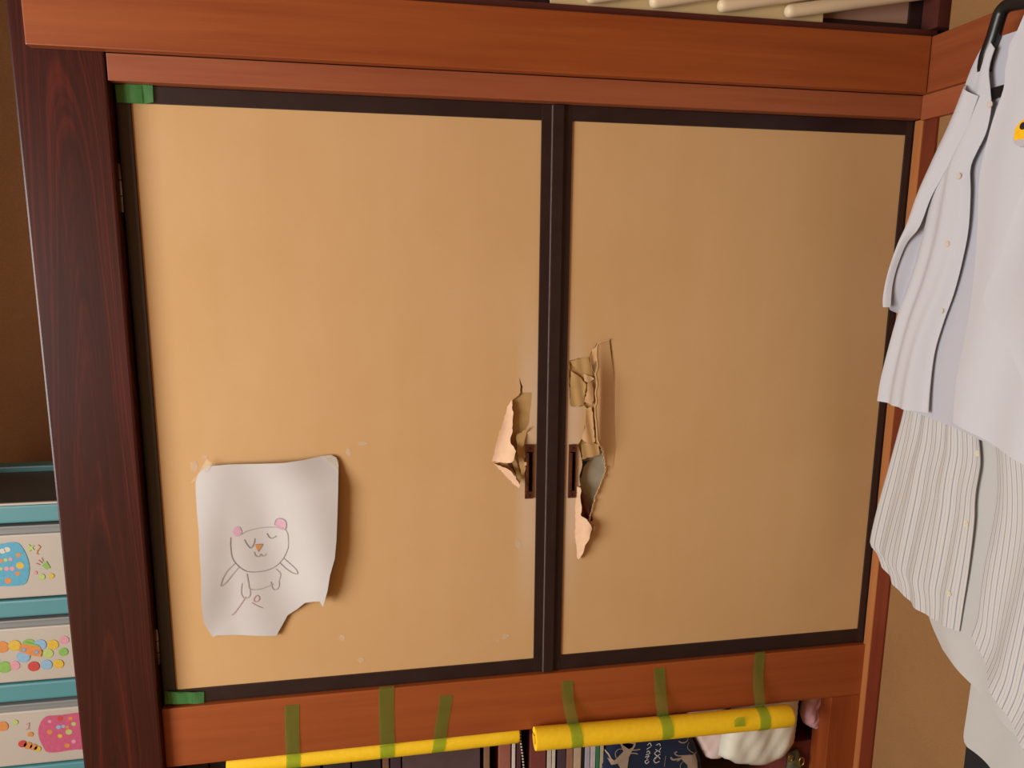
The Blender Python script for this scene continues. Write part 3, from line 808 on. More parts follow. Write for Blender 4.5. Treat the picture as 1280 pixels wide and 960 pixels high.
hang_tape([(0.2708, 0.4994), (0.2688, 0.4524), (0.2678, 0.3867)], .031, 'green tape over the sill, leftmost of the row, creased near its end', .85, .002, cy=.014, R=.0225, cz=czL, a0=40)
hang_tape([(0.4786, 0.5231), (0.4773, 0.4592), (0.4775, 0.3820)], .034, 'green tape reaching the sill\'s top edge, second from left', 1.0, .001, cy=.014, R=.0225, cz=czL, a0=40)
hang_tape([(0.6147, 0.4870), (0.6069, 0.4348), (0.5991, 0.3842)], .030, 'slanting green tape on the sill, third from left', .85, .001, cy=.014, R=.0225, cz=czL, a0=40)
hang_tape([(0.9021, 0.4945), (0.9031, 0.4505), (0.9121, 0.3989)], .028, 'green tape with folded top corner near the pipe\'s open end', .95, .024, cy=-.042, cz=czR)
hang_tape([(1.1321, 0.5054), (1.1345, 0.4519), (1.1371, 0.3957)], .029, 'straight green tape below the middle of right closet door', .95, .024, cy=-.042, cz=czR)
hang_tape([(1.3955, 0.5233), (1.3915, 0.4585), (1.3914, 0.3992)], .028, 'green tape over the sill, rightmost of the row', .95, .024, cy=-.042, cz=czR)
sp = [(1.3063, 0.3866), (1.3143, 0.3922), (1.3330, 0.3922), (1.3369, 0.3660), (1.3076, 0.3672)]
st = tag(sheet('green_tape', sp, lambda x, z: -.0698, 'tape_green2', step=.006), 'small green tape scrap on the right foam pipe', 'tape')

# ------------------------------------------------------------------ plastic drawer chest in the alcove
YF = 0.12
ch = empty('drawer_chest', (-0.38, 0.29, 0.0)); tag(ch, 'teal and white plastic drawer chest with coloured prints, behind the dark post', 'drawer chest')
CX0, CX1 = -0.56, -0.185
zs = [(.908, .948), (.690, .730), (.487, .530), (.280, .322), (.075, .115)]
for a, b in zs: 
    bm = bmesh.new(); add_box(bm, CX0, CX1, YF, YF + .03, a, b, .005)
    r = link('rail', bm, 'teal', ch); r['label'] = 'teal plastic rail'
box('side_panel', CX0, CX0 + .012, YF + .03, .46, .0, .945, 'teal', ch)
box('side_panel', CX1 - .012, CX1, YF + .03, .46, .0, .945, 'teal', ch)
box('base', CX0 + .012, CX1 - .012, YF + .03, .46, 0.0, .03, 'teal', ch)
box('top_tray', CX0 + .012, CX1 - .012, YF + .032, .432, .930, .936, 'tray', ch)['label'] = 'dark tray top'
box('rim', CX0, CX1, .434, .478, .925, .950, 'teal', ch, .004)
box('front_lip', CX0, CX1, YF + .001, YF + .006, .9485, .953, 'drawer_white', ch)
def drawer(z0, z1):
    d = empty('drawer', ((CX0 + CX1) / 2, YF, z0)); d.parent = ch; d.location = Vector(((CX0 + CX1) / 2, YF, z0)) - ch.location
    bm = bmesh.new(); add_box(bm, CX0 + .006, CX1 - .006, YF + .003, YF + .018, z0 + .002, z1 - .026, .004)
    f = link('drawer_front', bm, 'drawer_white', d)
    bm = bmesh.new(); add_box(bm, CX0 + .004, CX1 - .004, YF - .004, YF + .018, z1 - .010, z1 - .004, .002); add_box(bm, CX0 + .006, CX1 - .006, YF + .008, YF + .018, z1 - .0255, z1 - .0105)
    g = link('pull_lip', bm, 'drawer_clear', d); g['label'] = 'grey translucent pull lip'
    box('drawer_tray', CX0 + .016, CX1 - .016, YF + .0185, .42, z0 + .004, z1 - .03, 'drawer_clear', d)
    return d
D1 = drawer(.732, .907); D2 = drawer(.531, .689); D3 = drawer(.323, .486); D4 = drawer(.116, .279)
YP = YF + .0022
PAL = {k: plain('print_' + k, tuple(int(q * .80 + 12) for q in v), 0.5, var=0.10, nscale=120) for k, v in dict(blue=(74, 169, 201), pinkp=(207, 82, 119), white=(222, 216, 204), yellow=(227, 185, 47), orange=(224, 138, 60), red=(207, 59, 48), green=(134, 187, 77), lblue=(141, 185, 216), pinkl=(227, 154, 168), lime=(185, 207, 106), dark=(74, 58, 54), grey=(141, 148, 168)).items()}
def decal(parent, pts, col, lay=0): return sheet('print', pts, lambda x, z: YP - .0002 * lay, PAL[col], parent, smooth=False)
def dot(parent, px, py, r, col, lay=0, sq=1.0):
    return decal(parent, [(px + r * math.cos(2 * math.pi * k / 16), py + r * sq * math.sin(2 * math.pi * k / 16)) for k in range(16)], col, lay)
# drawer one: blue label with small coloured pieces, star, streamer, party popper
bl = [(-0.4120, 0.8612), (-0.3416, 0.8622), (-0.3099, 0.8639), (-0.2959, 0.8446), (-0.2892, 0.8144), (-0.2917, 0.7884), (-0.3052, 0.7649), (-0.3515, 0.7646), (-0.4226, 0.7624)]
decal(D1, bl[:1] + catmull(bl[1:-1], 4) + bl[-1:], 'blue')
for (x, z), c, r in zip([(-0.3386, 0.8455), (-0.3288, 0.8485), (-0.3440, 0.8237), (-0.3344, 0.8249), (-0.3247, 0.8261), (-0.3081, 0.8342), (-0.3072, 0.8100), (-0.3138, 0.7918), (-0.3458, 0.8052), (-0.3348, 0.8045), (-0.3238, 0.8037), (-0.3344, 0.7765)], ('white', 'white', 'orange', 'lime', 'pinkl', 'orange', 'yellow', 'orange', 'lime', 'pinkl', 'pinkl', 'orange'), (.006, .006, .0045, .004, .004, .005, .008, .005, .004, .005, .005, .007)):
    dot(D1, x, z, r, c, 1)
star = [(-0.2827, 0.8493)][0]
decal(D1, [(star[0] + (.010 if k % 2 else .004) * math.cos(k * math.pi / 5), star[1] + (.010 if k % 2 else .004) * math.sin(k * math.pi / 5)) for k in range(10)], 'lime', 1)
def squig(parent, pts, col, w=.002):
    bm = bmesh.new(); add_ribbon(bm, catmull(pts, 5), w, lambda x, z: YP - .0003); link('print', bm, PAL[col], parent)
squig(D1, [(-0.2677, 0.8557), (-0.2635, 0.8499), (-0.2690, 0.8428), (-0.2712, 0.8355), (-0.2682, 0.8335)], 'orange')
decal(D1, [(-0.2643, 0.8071), (-0.2536, 0.8176), (-0.2471, 0.8003), (-0.2555, 0.7971)], 'green', 1)
for a in ([(-0.2749, 0.8134), (-0.2673, 0.8092)], [(-0.2694, 0.8205), (-0.2621, 0.8126)], [(-0.2625, 0.8257), (-0.2602, 0.8162)]): squig(D1, a, 'red', .0012)
dot(D1, *[(-0.2667, 0.7810)][0], .007, 'lime', 1); dot(D1, *[(-0.2786, 0.7912)][0], .004, 'pinkl', 1)
dot(D1, *[(-0.2472, 0.7815)][0], .006, 'yellow', 1)
# drawer two: a row of overlapping coloured dots and a small radio
for (x, z), (r, c, l) in zip([(-0.3628, 0.6211), (-0.3368, 0.6226), (-0.3076, 0.6219), (-0.2850, 0.6198), (-0.2589, 0.6175), (-0.2349, 0.6270), (-0.3217, 0.5940), (-0.3628, 0.5726), (-0.3415, 0.5744), (-0.3029, 0.5688), (-0.2764, 0.5701), (-0.2517, 0.5697), (-0.2707, 0.5971), (-0.2392, 0.5981), (-0.3821, 0.5900)], ((0.014, 'orange', 0), (0.013, 'yellow', 1), (0.014, 'green', 0), (0.013, 'lblue', 1), (0.012, 'yellow', 0), (0.01, 'pinkl', 0), (0.014, 'lblue', 2), (0.014, 'green', 1), (0.011, 'pinkl', 0), (0.012, 'red', 2), (0.012, 'lblue', 1), (0.011, 'yellow', 2), (0.011, 'lime', 0), (0.01, 'green', 1), (0.012, 'pinkl', 0))):
    dot(D2, x, z, r, c, l)
decal(D2, [(-0.3254, 0.6235), (-0.3137, 0.6263), (-0.2853, 0.6160), (-0.2817, 0.6020), (-0.2860, 0.5907), (-0.3084, 0.5967), (-0.3285, 0.6082)], 'orange', 4)
decal(D2, [(-0.3134, 0.6301), (-0.2882, 0.6201), (-0.2886, 0.6163), (-0.3155, 0.6245)], 'green', 5)
for x, z in [(-0.3184, 0.6112), (-0.2931, 0.6030)]:
    dot(D2, x, z, .005, 'grey', 5); dot(D2, x, z, .0028, 'lblue', 6)
# drawer three: pink label with faded pieces, small squiggles
pk = [(-0.2899, 0.4421), (-0.2597, 0.4428), (-0.1496, 0.4388), (-0.1565, 0.3510), (-0.2338, 0.3520), (-0.2899, 0.3505), (-0.3032, 0.3705), (-0.3091, 0.3977), (-0.3051, 0.4216)]
decal(D3, catmull(pk, 3, True), 'pinkp')
for (x, z), c, r in zip([(-0.2827, 0.4292), (-0.2604, 0.4348), (-0.2851, 0.4031), (-0.2657, 0.4131), (-0.2555, 0.4139), (-0.2644, 0.3905), (-0.2451, 0.3985), (-0.2474, 0.4110), (-0.2332, 0.4175), (-0.2515, 0.3644), (-0.2371, 0.3730), (-0.2387, 0.4324)], ('pinkl', 'red', 'orange', 'lblue', 'lblue', 'yellow', 'lime', 'orange', 'lime', 'orange', 'pinkl', 'orange'), (.004, .006, .006, .005, .004, .005, .007, .004, .005, .006, .005, .005)):
    dot(D3, x, z, r, c, 1)
squig(D3, [(-0.3329, 0.4268), (-0.3260, 0.4300), (-0.3288, 0.4182), (-0.3324, 0.4146), (-0.3257, 0.4158)], 'pinkl', .002)
for (x, z), c, r in zip([(-0.3536, 0.4351), (-0.3441, 0.3795), (-0.3330, 0.3741), (-0.3218, 0.3687), (-0.3139, 0.3636), (-0.3254, 0.4016), (-0.3806, 0.4281)], ('lime', 'red', 'orange', 'orange', 'yellow', 'orange', 'orange'), (.006, .009, .009, .008, .007, .006, .012)):
    dot(D3, x, z, r, c, 1)

# ------------------------------------------------------------------ inside the lower closet
BC = {}
def bookmat(h):
    if h not in BC: BC[h] = plain('book_cover', tuple(min(255, int(q * 1.15)) for q in h), 0.6, var=0.1, nscale=30)
    return BC[h]
def book(px0, px1, h, label, top=.345, lean=0.0, y0=.075, pages=(185, 173, 152), cat='book', py=955):
    (x0, z0), (x1, _) = BX[(px0, px1)]
    o = empty('book', ((x0 + x1) / 2, y0 + .09, .012)); tag(o, label, cat, 'books standing in the lower closet')
    def bx(nm, a, b, c, d, e, f, m):
        bm = bmesh.new(); add_box(bm, a, b, c, d, e, f, .0008)
        for v in bm.verts: v.co.x += lean * (v.co.z - z0)
        link(nm, bm, m, o)
    w = min(.003, (x1 - x0) * .2)
    bx('spine', x0, x1, y0, y0 + .003, .012, top, bookmat(h))
    bx('cover', x0, x0 + w, y0 + .003, y0 + .18, .012, top, bookmat(h))
    bx('cover', x1 - w, x1, y0 + .003, y0 + .18, .012, top, bookmat(h))
    bx('pages', x0 + w, x1 - w, y0 + .004, y0 + .176, .016, top - .004, bookmat(pages))
BX = {}
_bx = [(232,260),(262,298),(300,346),(350,400),(404,438),(440,476),(478,486),(488,501),(503,600),(605,612),(624,638),(640,644),(646,651),(663,682),(684,689),(690,694),(697,707),(708,716),(717,726),(727,730),(731,737),(738,744),(745,749),(750,754)]
_xa = [(0.0150, 0.3191), (0.0674, 0.3126), (0.1347, 0.3042), (0.2249, 0.2930), (0.3243, 0.2806), (0.3919, 0.2721), (0.4643, 0.2631), (0.4835, 0.2607), (0.5125, 0.2571), (0.7149, 0.2319), (0.7535, 0.2271), (0.7863, 0.2230), (0.7987, 0.2214), (0.8339, 0.2171), (0.8778, 0.2116), (0.8904, 0.2100), (0.9051, 0.2082), (0.9284, 0.2053), (0.9475, 0.2029), (0.9688, 0.2002), (0.9774, 0.1992), (0.9924, 0.1973), (1.0075, 0.1954), (1.0182, 0.1941)]
_xb = [(0.0639, 0.3130), (0.1311, 0.3046), (0.2176, 0.2939), (0.3169, 0.2815), (0.3881, 0.2726), (0.4604, 0.2636), (0.4797, 0.2612), (0.5087, 0.2576), (0.7047, 0.2332), (0.7291, 0.2301), (0.7822, 0.2235), (0.7946, 0.2220), (0.8090, 0.2202), (0.8736, 0.2121), (0.8883, 0.2103), (0.8988, 0.2090), (0.9263, 0.2055), (0.9454, 0.2032), (0.9667, 0.2005), (0.9752, 0.1994), (0.9902, 0.1976), (1.0053, 0.1957), (1.0161, 0.1944), (1.0269, 0.1930)]
for k, a, b in zip(_bx, _xa, _xb): BX[k] = (a, b)
book(232, 260, (42, 32, 38), 'dark book at the far left of the lower closet')
book(262, 298, (34, 28, 34), 'very dark book beneath the left end of the foam pipe')
book(300, 346, (43, 34, 38), 'wide black brown book left of the leftmost tape')
book(350, 400, (36, 29, 32), 'wide dark book under the leftmost tape')
book(404, 438, (43, 37, 40), 'dark grey book between the first two tapes')
book(440, 476, (35, 28, 31), 'blackish book just left of the second tape')
book(478, 486, (106, 74, 58), 'thin brown book under the second tape')
book(488, 501, (58, 40, 48), 'dark plum book right of the second tape')
book(503, 600, (74, 58, 58), 'very wide dark brown album under the third tape')
book(605, 612, (122, 92, 72), 'thin tan brown book right of the wide album')
book(624, 638, (138, 86, 72), 'reddish brown book left of the beaded chain')
book(640, 644, (192, 182, 176), 'thin white booklet left of the beaded chain')
book(646, 651, (74, 44, 44), 'thin dark red book behind the beaded chain')
book(663, 682, (106, 53, 48), 'dark red book below the open end of the right pipe')
book(684, 689, (180, 172, 160), 'pale thin booklet, left one of two leaning')
book(690, 694, (189, 181, 168), 'pale thin booklet, right one of two leaning')
book(697, 707, (67, 52, 60), 'dark plum book right of the leaning booklets')
book(708, 716, (138, 100, 80), 'brown folder below the tape with folded corner')
book(717, 726, (168, 149, 124), 'beige folder right of the brown folder')
book(727, 730, (28, 24, 26), 'thin black book between beige folder and grey magazines')
book(731, 737, (154, 148, 160), 'lilac grey magazine, left of the two magazines')
book(738, 744, (170, 166, 164), 'pale grey magazine beside the green book')
book(745, 749, (47, 107, 72), 'thin green book near the navy bag')
book(750, 754, (163, 152, 128), 'beige booklet against the navy bag')

# beaded chain hanging from the sill
cp = [(0.7891, 0.3930), (0.7913, 0.3653), (0.7956, 0.3288), (0.7999, 0.2962), (0.8044, 0.2525), (0.8091, 0.1866)]
bc = empty('bead_chain', (cp[2][0], -.004, cp[-1][1])); tag(bc, 'thin black and white beaded chain hanging between the foam pipes', 'chain')
line = [(x, .01, z) for x, z in catmull(cp, 6)]
tube('cord', line, .0022, 'black_plastic', bc, 6)
bm = bmesh.new()
tot = 26
for k in range(tot):
    x, z = polyat(cp, k / (tot - 1))
    m = Matrix.Translation((x, .008, z)) @ Matrix.Diagonal((.0030, .0030, .0022, 1))
    bmesh.ops.create_icosphere(bm, subdivisions=1, radius=1, matrix=m)
bd = link('bead_row', bm, 'button', bc, True); bd['kind'] = 'stuff'

# navy bag with beige animals
NB = [(1.0112, 0.1370), (1.0219, 0.2049), (1.0314, 0.2427), (1.0412, 0.2689), (1.0574, 0.2919), (1.1169, 0.3056), (1.2038, 0.3049), (1.2532, 0.2855), (1.2688, 0.2444), (1.2839, 0.2122), (1.2998, 0.1703), (1.3131, 0.0972), (1.2872, -0.0079), (1.1294, 0.0002), (1.0231, 0.0298)]
nbag = empty('printed_bag', (sum(p[0] for p in NB) / len(NB), .06, min(p[1] for p in NB))); tag(nbag, 'navy cloth bag printed with beige antlered animals and pale writing', 'bag')
M['navy'] = cloth('navy_cloth', (31, 42, 68)); M['beige_print'] = plain('beige_print', (160, 140, 120), .8); M['pale_print'] = plain('pale_print', (216, 212, 210), .8)
pillow('bag_body', NB, .085, .025, 'navy', nbag, .009, .03)
def ny(x, z):
    d = edist((x, z), NB); return .085 - .025 * (1 - (1 - min(1, d / .03)) ** 2) ** .5 - .0015
def nprint(px, col='beige_print'): sheet('animal_print', px, ny, col, nbag, step=.006)
nprint([(1.0650, 0.2592), (1.0865, 0.2590), (1.1018, 0.2526), (1.1078, 0.2656), (1.1063, 0.2474), (1.0982, 0.2346), (1.0902, 0.2172), (1.0871, 0.1853), (1.0746, 0.1729), (1.0606, 0.2024), (1.0435, 0.2000), (1.0343, 0.2172), (1.0516, 0.2127), (1.0641, 0.2250), (1.0745, 0.2352)])
nprint([(1.0455, 0.2661), (1.0755, 0.2648), (1.1058, 0.2613), (1.0978, 0.2439), (1.0893, 0.2403), (1.0716, 0.2539)])
nprint([(1.2353, 0.2041), (1.2576, 0.2037), (1.2757, 0.1992), (1.2813, 0.1797), (1.2837, 0.1368), (1.2568, 0.1355), (1.2525, 0.1739), (1.2359, 0.1923)])
def nline(px, w, col='beige_print'):
    bm = bmesh.new(); add_ribbon(bm, catmull(px, 5), w, lambda x, z: ny(x, z) - .0004); link('print_line', bm, M[col], nbag)
nline([(1.0274, 0.2340), (1.0361, 0.2284), (1.0429, 0.2161), (1.0517, 0.2104)], .004)
nline([(1.0557, 0.2191), (1.0531, 0.2332), (1.0613, 0.2437), (1.0764, 0.2419)], .0018)
nline([(1.0941, 0.2282), (1.1050, 0.2269), (1.1138, 0.2236)], .003); nline([(1.0916, 0.2377), (1.1068, 0.2359), (1.1197, 0.2366)], .003)
nline([(1.2400, 0.1989), (1.2269, 0.1958), (1.2114, 0.1954), (1.2044, 0.2032)], .005)
nline([(1.2443, 0.2030), (1.2242, 0.2055), (1.2149, 0.2136), (1.2214, 0.2175)], .003); nline([(1.2336, 0.1950), (1.2228, 0.1893)], .003)
nline([(1.2710, 0.2044), (1.2570, 0.2155), (1.2496, 0.2280), (1.2557, 0.2389)], .0016)
nline([(1.2243, 0.2473), (1.2356, 0.2413), (1.2488, 0.2444), (1.2527, 0.2532)], .003)
nline([(1.2353, 0.1619), (1.2323, 0.1764), (1.2407, 0.1871)], .0014); nline([(1.2667, 0.2003), (1.2800, 0.2034)], .004)
# pale hand lettered strokes standing on end, two columns
PENS = [[(1.1453, 0.1989), (1.1390, 0.1927), (1.1343, 0.2002), (1.1429, 0.2038)],
        [(1.1338, 0.2119), (1.1446, 0.2152), (1.1384, 0.2067)],
        [(1.1357, 0.2186), (1.1465, 0.2219), (1.1418, 0.2294), (1.1376, 0.2253)],
        [(1.1372, 0.2346), (1.1478, 0.2402)],
        [(1.1389, 0.2459), (1.1452, 0.2520), (1.1499, 0.2422)],
        [(1.1739, 0.1953), (1.1631, 0.1920), (1.1583, 0.2019), (1.1647, 0.2058)],
        [(1.1758, 0.2021), (1.1689, 0.2099), (1.1603, 0.2063)],
        [(1.1752, 0.2161), (1.1665, 0.2125), (1.1596, 0.2203), (1.1681, 0.2262), (1.1749, 0.2208)],
        [(1.1613, 0.2317), (1.1703, 0.2259), (1.1765, 0.2345)],
        [(1.1630, 0.2430), (1.1716, 0.2466), (1.1741, 0.2394)]]
for pts in PENS: nline(pts, .0020, 'pale_print')
nline([(1.1880, 0.1772), (1.1893, 0.1958), (1.1908, 0.2095)], .0012)

def soft(name, label, cat, outline, y0, depth, mat, roll=.03, wr=.003, wf=70, seed=0, step=.010):
    o = pillow(name, outline, y0, depth, mat, None, step, roll, wr, wf, seed); return tag(o, label, cat)
M['pink_bag'] = plain('pink_white_film', (236, 214, 206), .4, var=.08, nscale=8); M['milky'] = plain('milky_film', (226, 222, 204), .35, var=.07, nscale=10, coat=.3)
M['pinkcloth'] = cloth('pink_cloth', (236, 186, 194)); M['redbox'] = plain('dark_red_board', (106, 47, 38), .6); M['gold'] = plain('gold_trim', (185, 138, 58), .3, .8); M['greenfab'] = plain('green_brocade', (84, 82, 50), .7, var=.3, nscale=150)
soft('pink_bag', 'pinkish white bag between navy bag and plastic bag', 'bag', [(1.2527, 0.2904), (1.2823, 0.3219), (1.3564, 0.3256), (1.4054, 0.2733), (1.3978, 0.2149), (1.3732, 0.1677), (1.3440, 0.1569), (1.3184, 0.1649), (1.3032, 0.1905), (1.2781, 0.2361)], .092, .022, 'pink_bag', .025, .003, 90, 1)
soft('plastic_bag', 'milky white plastic bag behind the right end of the foam pipe', 'bag', [(1.3296, 0.2347), (1.3355, 0.2794), (1.3538, 0.3336), (1.4014, 0.3732), (1.4437, 0.3955), (1.4944, 0.3992), (1.5441, 0.3941), (1.5401, 0.3356), (1.5404, 0.2784), (1.5352, 0.2328), (1.5046, 0.1901), (1.4495, 0.1714), (1.3703, 0.1861), (1.3245, 0.2125)], .036, .034, 'milky', .045, .004, 80, 2)
soft('pink_cloth', 'crumpled pink cloth between plastic bag and short post', 'cloth', [(1.5583, 0.3919), (1.6227, 0.3923), (1.6308, 0.3290), (1.6298, 0.2635), (1.6176, 0.2437), (1.5936, 0.2512), (1.5738, 0.2652), (1.5624, 0.2899), (1.5677, 0.3357)], .052, .020, 'pinkcloth', .016, .006, 150, 3, .006)
rb = [(1.5367, 0.2296), (1.6925, 0.2115)]
bo = empty('red_box', ((rb[0][0] + rb[1][0]) / 2, .16, 0.0)); tag(bo, 'dark red box under the pink cloth', 'box')
box('box_body', rb[0][0], 1.66, .062, .30, 0.0, .185, 'redbox', bo, .002); box('box_lid', rb[0][0] - .002, 1.662, .060, .302, .1855, .205, 'redbox', bo, .002)
oc = [(1.5703, 0.1589), (1.5514, 0.1612), (1.5365, 0.1726)]
orn = empty('brocade_charm', (oc[1][0], .045, oc[1][1] - .04)); tag(orn, 'small green brocade charm with gold rings below the plastic bag', 'charm')
pillow('charm_pouch', [(1.5390, 0.1782), (1.5662, 0.1892), (1.5828, 0.1584), (1.5853, 0.0733), (1.5529, 0.0654), (1.5360, 0.1282)], .055, .010, 'greenfab', orn, .006, .012)
for (x, z), r in ((oc[0], .012), (oc[2], .009)):
    bm = bmesh.new(); add_tube(bm, [(x + r * .6 * math.cos(a), .040, z + r * math.sin(a)) for a in [2 * math.pi * k / 16 for k in range(16)]], .0018, 6, closed=True)
    link('gold_ring', bm, 'gold', orn, True)

# ------------------------------------------------------------------ pale panel with rods above the rail
rx = [(0.8316, 1.9847), (1.4272, 1.9865)]
sl = empty('rod_panel', ((rx[0][0] + rx[1][0]) / 2, -.02, 1.985)); tag(sl, 'cream panel with slanting rounded rods standing on the ledge above the doors', 'panel')
box('backing_panel', rx[0][0], rx[1][0], -.024, -.012, 1.9845, 2.40, 'cream', sl, .001)
for a, b in zip([(0.9101, 1.9979), (1.0423, 1.9975), (1.1891, 1.9993), (1.3395, 1.9980)], [(1.1909, 2.0542), (1.3293, 2.0561), (1.4837, 2.0558), (1.6401, 2.0521)]):
    d = Vector((b[0] - a[0], 0, b[1] - a[1])).normalized()
    p0 = Vector((a[0], -.040, a[1])); R = .0135
    pts = [p0 + d * s for s in (-.010, -.0075, -.003, .004, .15, .30, .45)]
    bm = bmesh.new(); add_tube(bm, pts, [.004, .0095, .0125, R, R, R, R], 16)
    bmesh.ops.recalc_face_normals(bm, faces=bm.faces)
    link('rod', bm, 'cream_rod', sl, True)

# ------------------------------------------------------------------ garments on the right wall
sin = math.sin
# white short sleeved shirt on a black hanger, hanging open
XA = 1.555
sa = empty('white_shirt', (1.57, -0.40, 1.16)); tag(sa, 'white short sleeved shirt hanging open, topmost on the black hanger', 'shirt')
lf_l = [(-0.3262, 1.8801), (-0.3087, 1.8520), (-0.2873, 1.8069), (-0.2663, 1.7508), (-0.2461, 1.6800), (-0.2272, 1.6057), (-0.2143, 1.5279), (-0.1974, 1.4554), (-0.1774, 1.3966), (-0.1677, 1.3621), (-0.1527, 1.2917), (-0.1411, 1.2284), (-0.1374, 1.1812)]
lf_r = [(-0.3437, 1.8588), (-0.3361, 1.8272), (-0.3454, 1.7886), (-0.3521, 1.7561), (-0.3473, 1.7158), (-0.3302, 1.6835), (-0.3191, 1.6565), (-0.3256, 1.6128), (-0.3295, 1.5474), (-0.3227, 1.4886), (-0.3098, 1.4265), (-0.2912, 1.3696), (-0.2766, 1.3079), (-0.2751, 1.2430), (-0.2794, 1.1832)]
def xl(s, t): return 1.567 - .012 * sin(math.pi * s) * min(1, t * 3) - .005 * sin(9 * s + 2) * t + .004 * sin(17 * s + 5 * t) * t - .004 * s * t
panel('front_panel', lf_l, lf_r, xl, 'shirt', sa)
bk_l = [(-0.2987, 1.8834), (-0.2701, 1.8374), (-0.2428, 1.7558), (-0.2161, 1.6536), (-0.1992, 1.5446), (-0.1906, 1.4471), (-0.1842, 1.3295), (-0.1726, 1.2419), (-0.1692, 1.1798)]
bk_r = [(-.47, 1.88), (-.52, 1.82), (-.60, 1.62), (-.63, 1.42), (-.63, 1.14)]
panel('back_panel', bk_l, bk_r, lambda s, t: 1.586 + .003 * sin(14 * s + 3 * t) * t - .006 * sin(math.pi * s) * min(1, 2 * t), 'shirt_shade', sa, 40, 60, bottom=lambda s: 0)
rf_l = [(-0.4017, 1.8434), (-0.3948, 1.8130), (-0.3965, 1.7802), (-0.3803, 1.7305), (-0.3681, 1.6714), (-0.3645, 1.6234), (-0.3738, 1.5245), (-0.3781, 1.4095), (-0.3724, 1.3204), (-0.3679, 1.2592), (-0.3747, 1.1869)]
rf_r = [(-.475, 1.90), (-.52, 1.82), (-.58, 1.68), (-.63, 1.52), (-.65, 1.36), (-.65, 1.125)]
def xr(s, t): return 1.547 + .010 * s - .006 * sin(math.pi * min(1, s * 1.1)) * min(1, 2 * t) + .005 * sin(13 * s + 4 * t) * t
panel('front_panel', rf_l, rf_r, xr, 'shirt', sa, 36, 60)
# left sleeve: outer sheet folded over at its left edge, its mouth open
so_l = [(-0.2904, 1.8089), (-0.2653, 1.7537), (-0.2295, 1.6880), (-0.1957, 1.6189), (-0.1680, 1.5370), (-0.1441, 1.4658), (-0.1323, 1.4075), (-0.1378, 1.3872)]
so_r = [(-0.3292, 1.7811), (-0.3062, 1.7223), (-0.2667, 1.6550), (-0.2374, 1.6109), (-0.2127, 1.5532), (-0.1783, 1.5188), (-0.1519, 1.4491), (-0.1507, 1.3881)]
panel('sleeve', so_l, so_r, lambda s, t: 1.562 - .014 * sin(math.pi * s) - .004 * s, 'shirt', sa, 14, 40)
si_l = [(-0.2658, 1.7508), (-0.2300, 1.6849), (-0.1984, 1.6156), (-0.1707, 1.5353), (-0.1469, 1.4641), (-0.1351, 1.4059), (-0.1408, 1.3840)]
si_r = [(-0.2794, 1.7202), (-0.2589, 1.6565), (-0.2351, 1.6055), (-0.2183, 1.5280), (-0.2006, 1.4637), (-0.1775, 1.3966), (-0.1489, 1.3570)]
panel('sleeve', si_l, si_r, lambda s, t: 1.564 + .022 * smooth(0, .5, s), 'shirt_shade', sa, 14, 36)
# right sleeve falling forward over the right front
sr_l = [(-0.4888, 1.6492), (-0.4603, 1.5817), (-0.4371, 1.4959), (-0.4136, 1.4203), (-0.4494, 1.3795), (-0.4950, 1.3201), (-0.5252, 1.2774)]
sr_r = [(-.60, 1.74), (-.66, 1.66), (-.71, 1.52), (-.73, 1.42), (-.72, 1.34), (-.69, 1.29), (-.65, 1.255)]
panel('sleeve', sr_l, sr_r, lambda s, t: 1.540 - .012 * sin(math.pi * s) * t + .004 * sin(11 * s), 'shirt', sa, 20, 36)
# collar: band behind the neck and a leaf on each side
panel('collar', [(-0.3282, 1.8766), (-0.3167, 1.8593), (-0.3078, 1.8340)], [(-0.3591, 1.8538), (-0.3646, 1.8286), (-0.3661, 1.7964)], lambda s, t: 1.586, 'shirt', sa, 8, 8)
panel('collar', [(-0.4237, 1.8998), (-0.4096, 1.8691), (-0.3946, 1.8401), (-0.4137, 1.7996), (-0.4417, 1.7606)], [(-.50, 1.93), (-.51, 1.90), (-.52, 1.86), (-.50, 1.82), (-.47, 1.775)], lambda s, t: 1.548 + .004 * s, 'shirt', sa, 10, 14)
bp = [(-0.3498, 1.7630), (-0.3038, 1.6435), (-0.2963, 1.5186), (-0.2879, 1.3913), (-0.2919, 1.2621)]
def side_x(fn, left, right, y, z):
    """depth of a panel's surface at (y, z)"""
    L, Rr = catmull(left, 5), catmull(right, 5)
    best = (9, 0, 0)
    for j in range(61):
        a, b = polyat(L, j / 60), polyat(Rr, j / 60)
        for i in range(31):
            q = i / 30
            d = math.hypot(a[0] + (b[0] - a[0]) * q - y, a[1] + (b[1] - a[1]) * q - z)
            if d < best[0]: best = (d, q, j / 60)
    return fn(best[1], best[2])
for y, z in bp[:4]:
    xx = side_x(xl, lf_l, lf_r, y, z) - .0004
    bm = bmesh.new()
    disc_x(bm, xx, y, z, .0062, .0018)
    b = link('button', bm, 'button', sa, False)
    bm = bmesh.new(); disc_x(bm, xx - .0018, y, z, .0026, .0004, 8); link('button_centre', bm, 'white_paper', b)
bg = [(-0.4573, 1.6983)][0]
bm = bmesh.new(); add_tube(bm, [(1.540, bg[0], bg[1]), (1.547, bg[0], bg[1])], .021, 24)
bd = link('chest_patch', bm, 'badge', sa); bd['label'] = 'round yellow embroidered patch'
bm = bmesh.new(); add_tube(bm, [(1.542, bg[0], bg[1]), (1.5475, bg[0], bg[1] - .001)], .0235, 24); link('patch_border', bm, 'shirt_shade', bd)
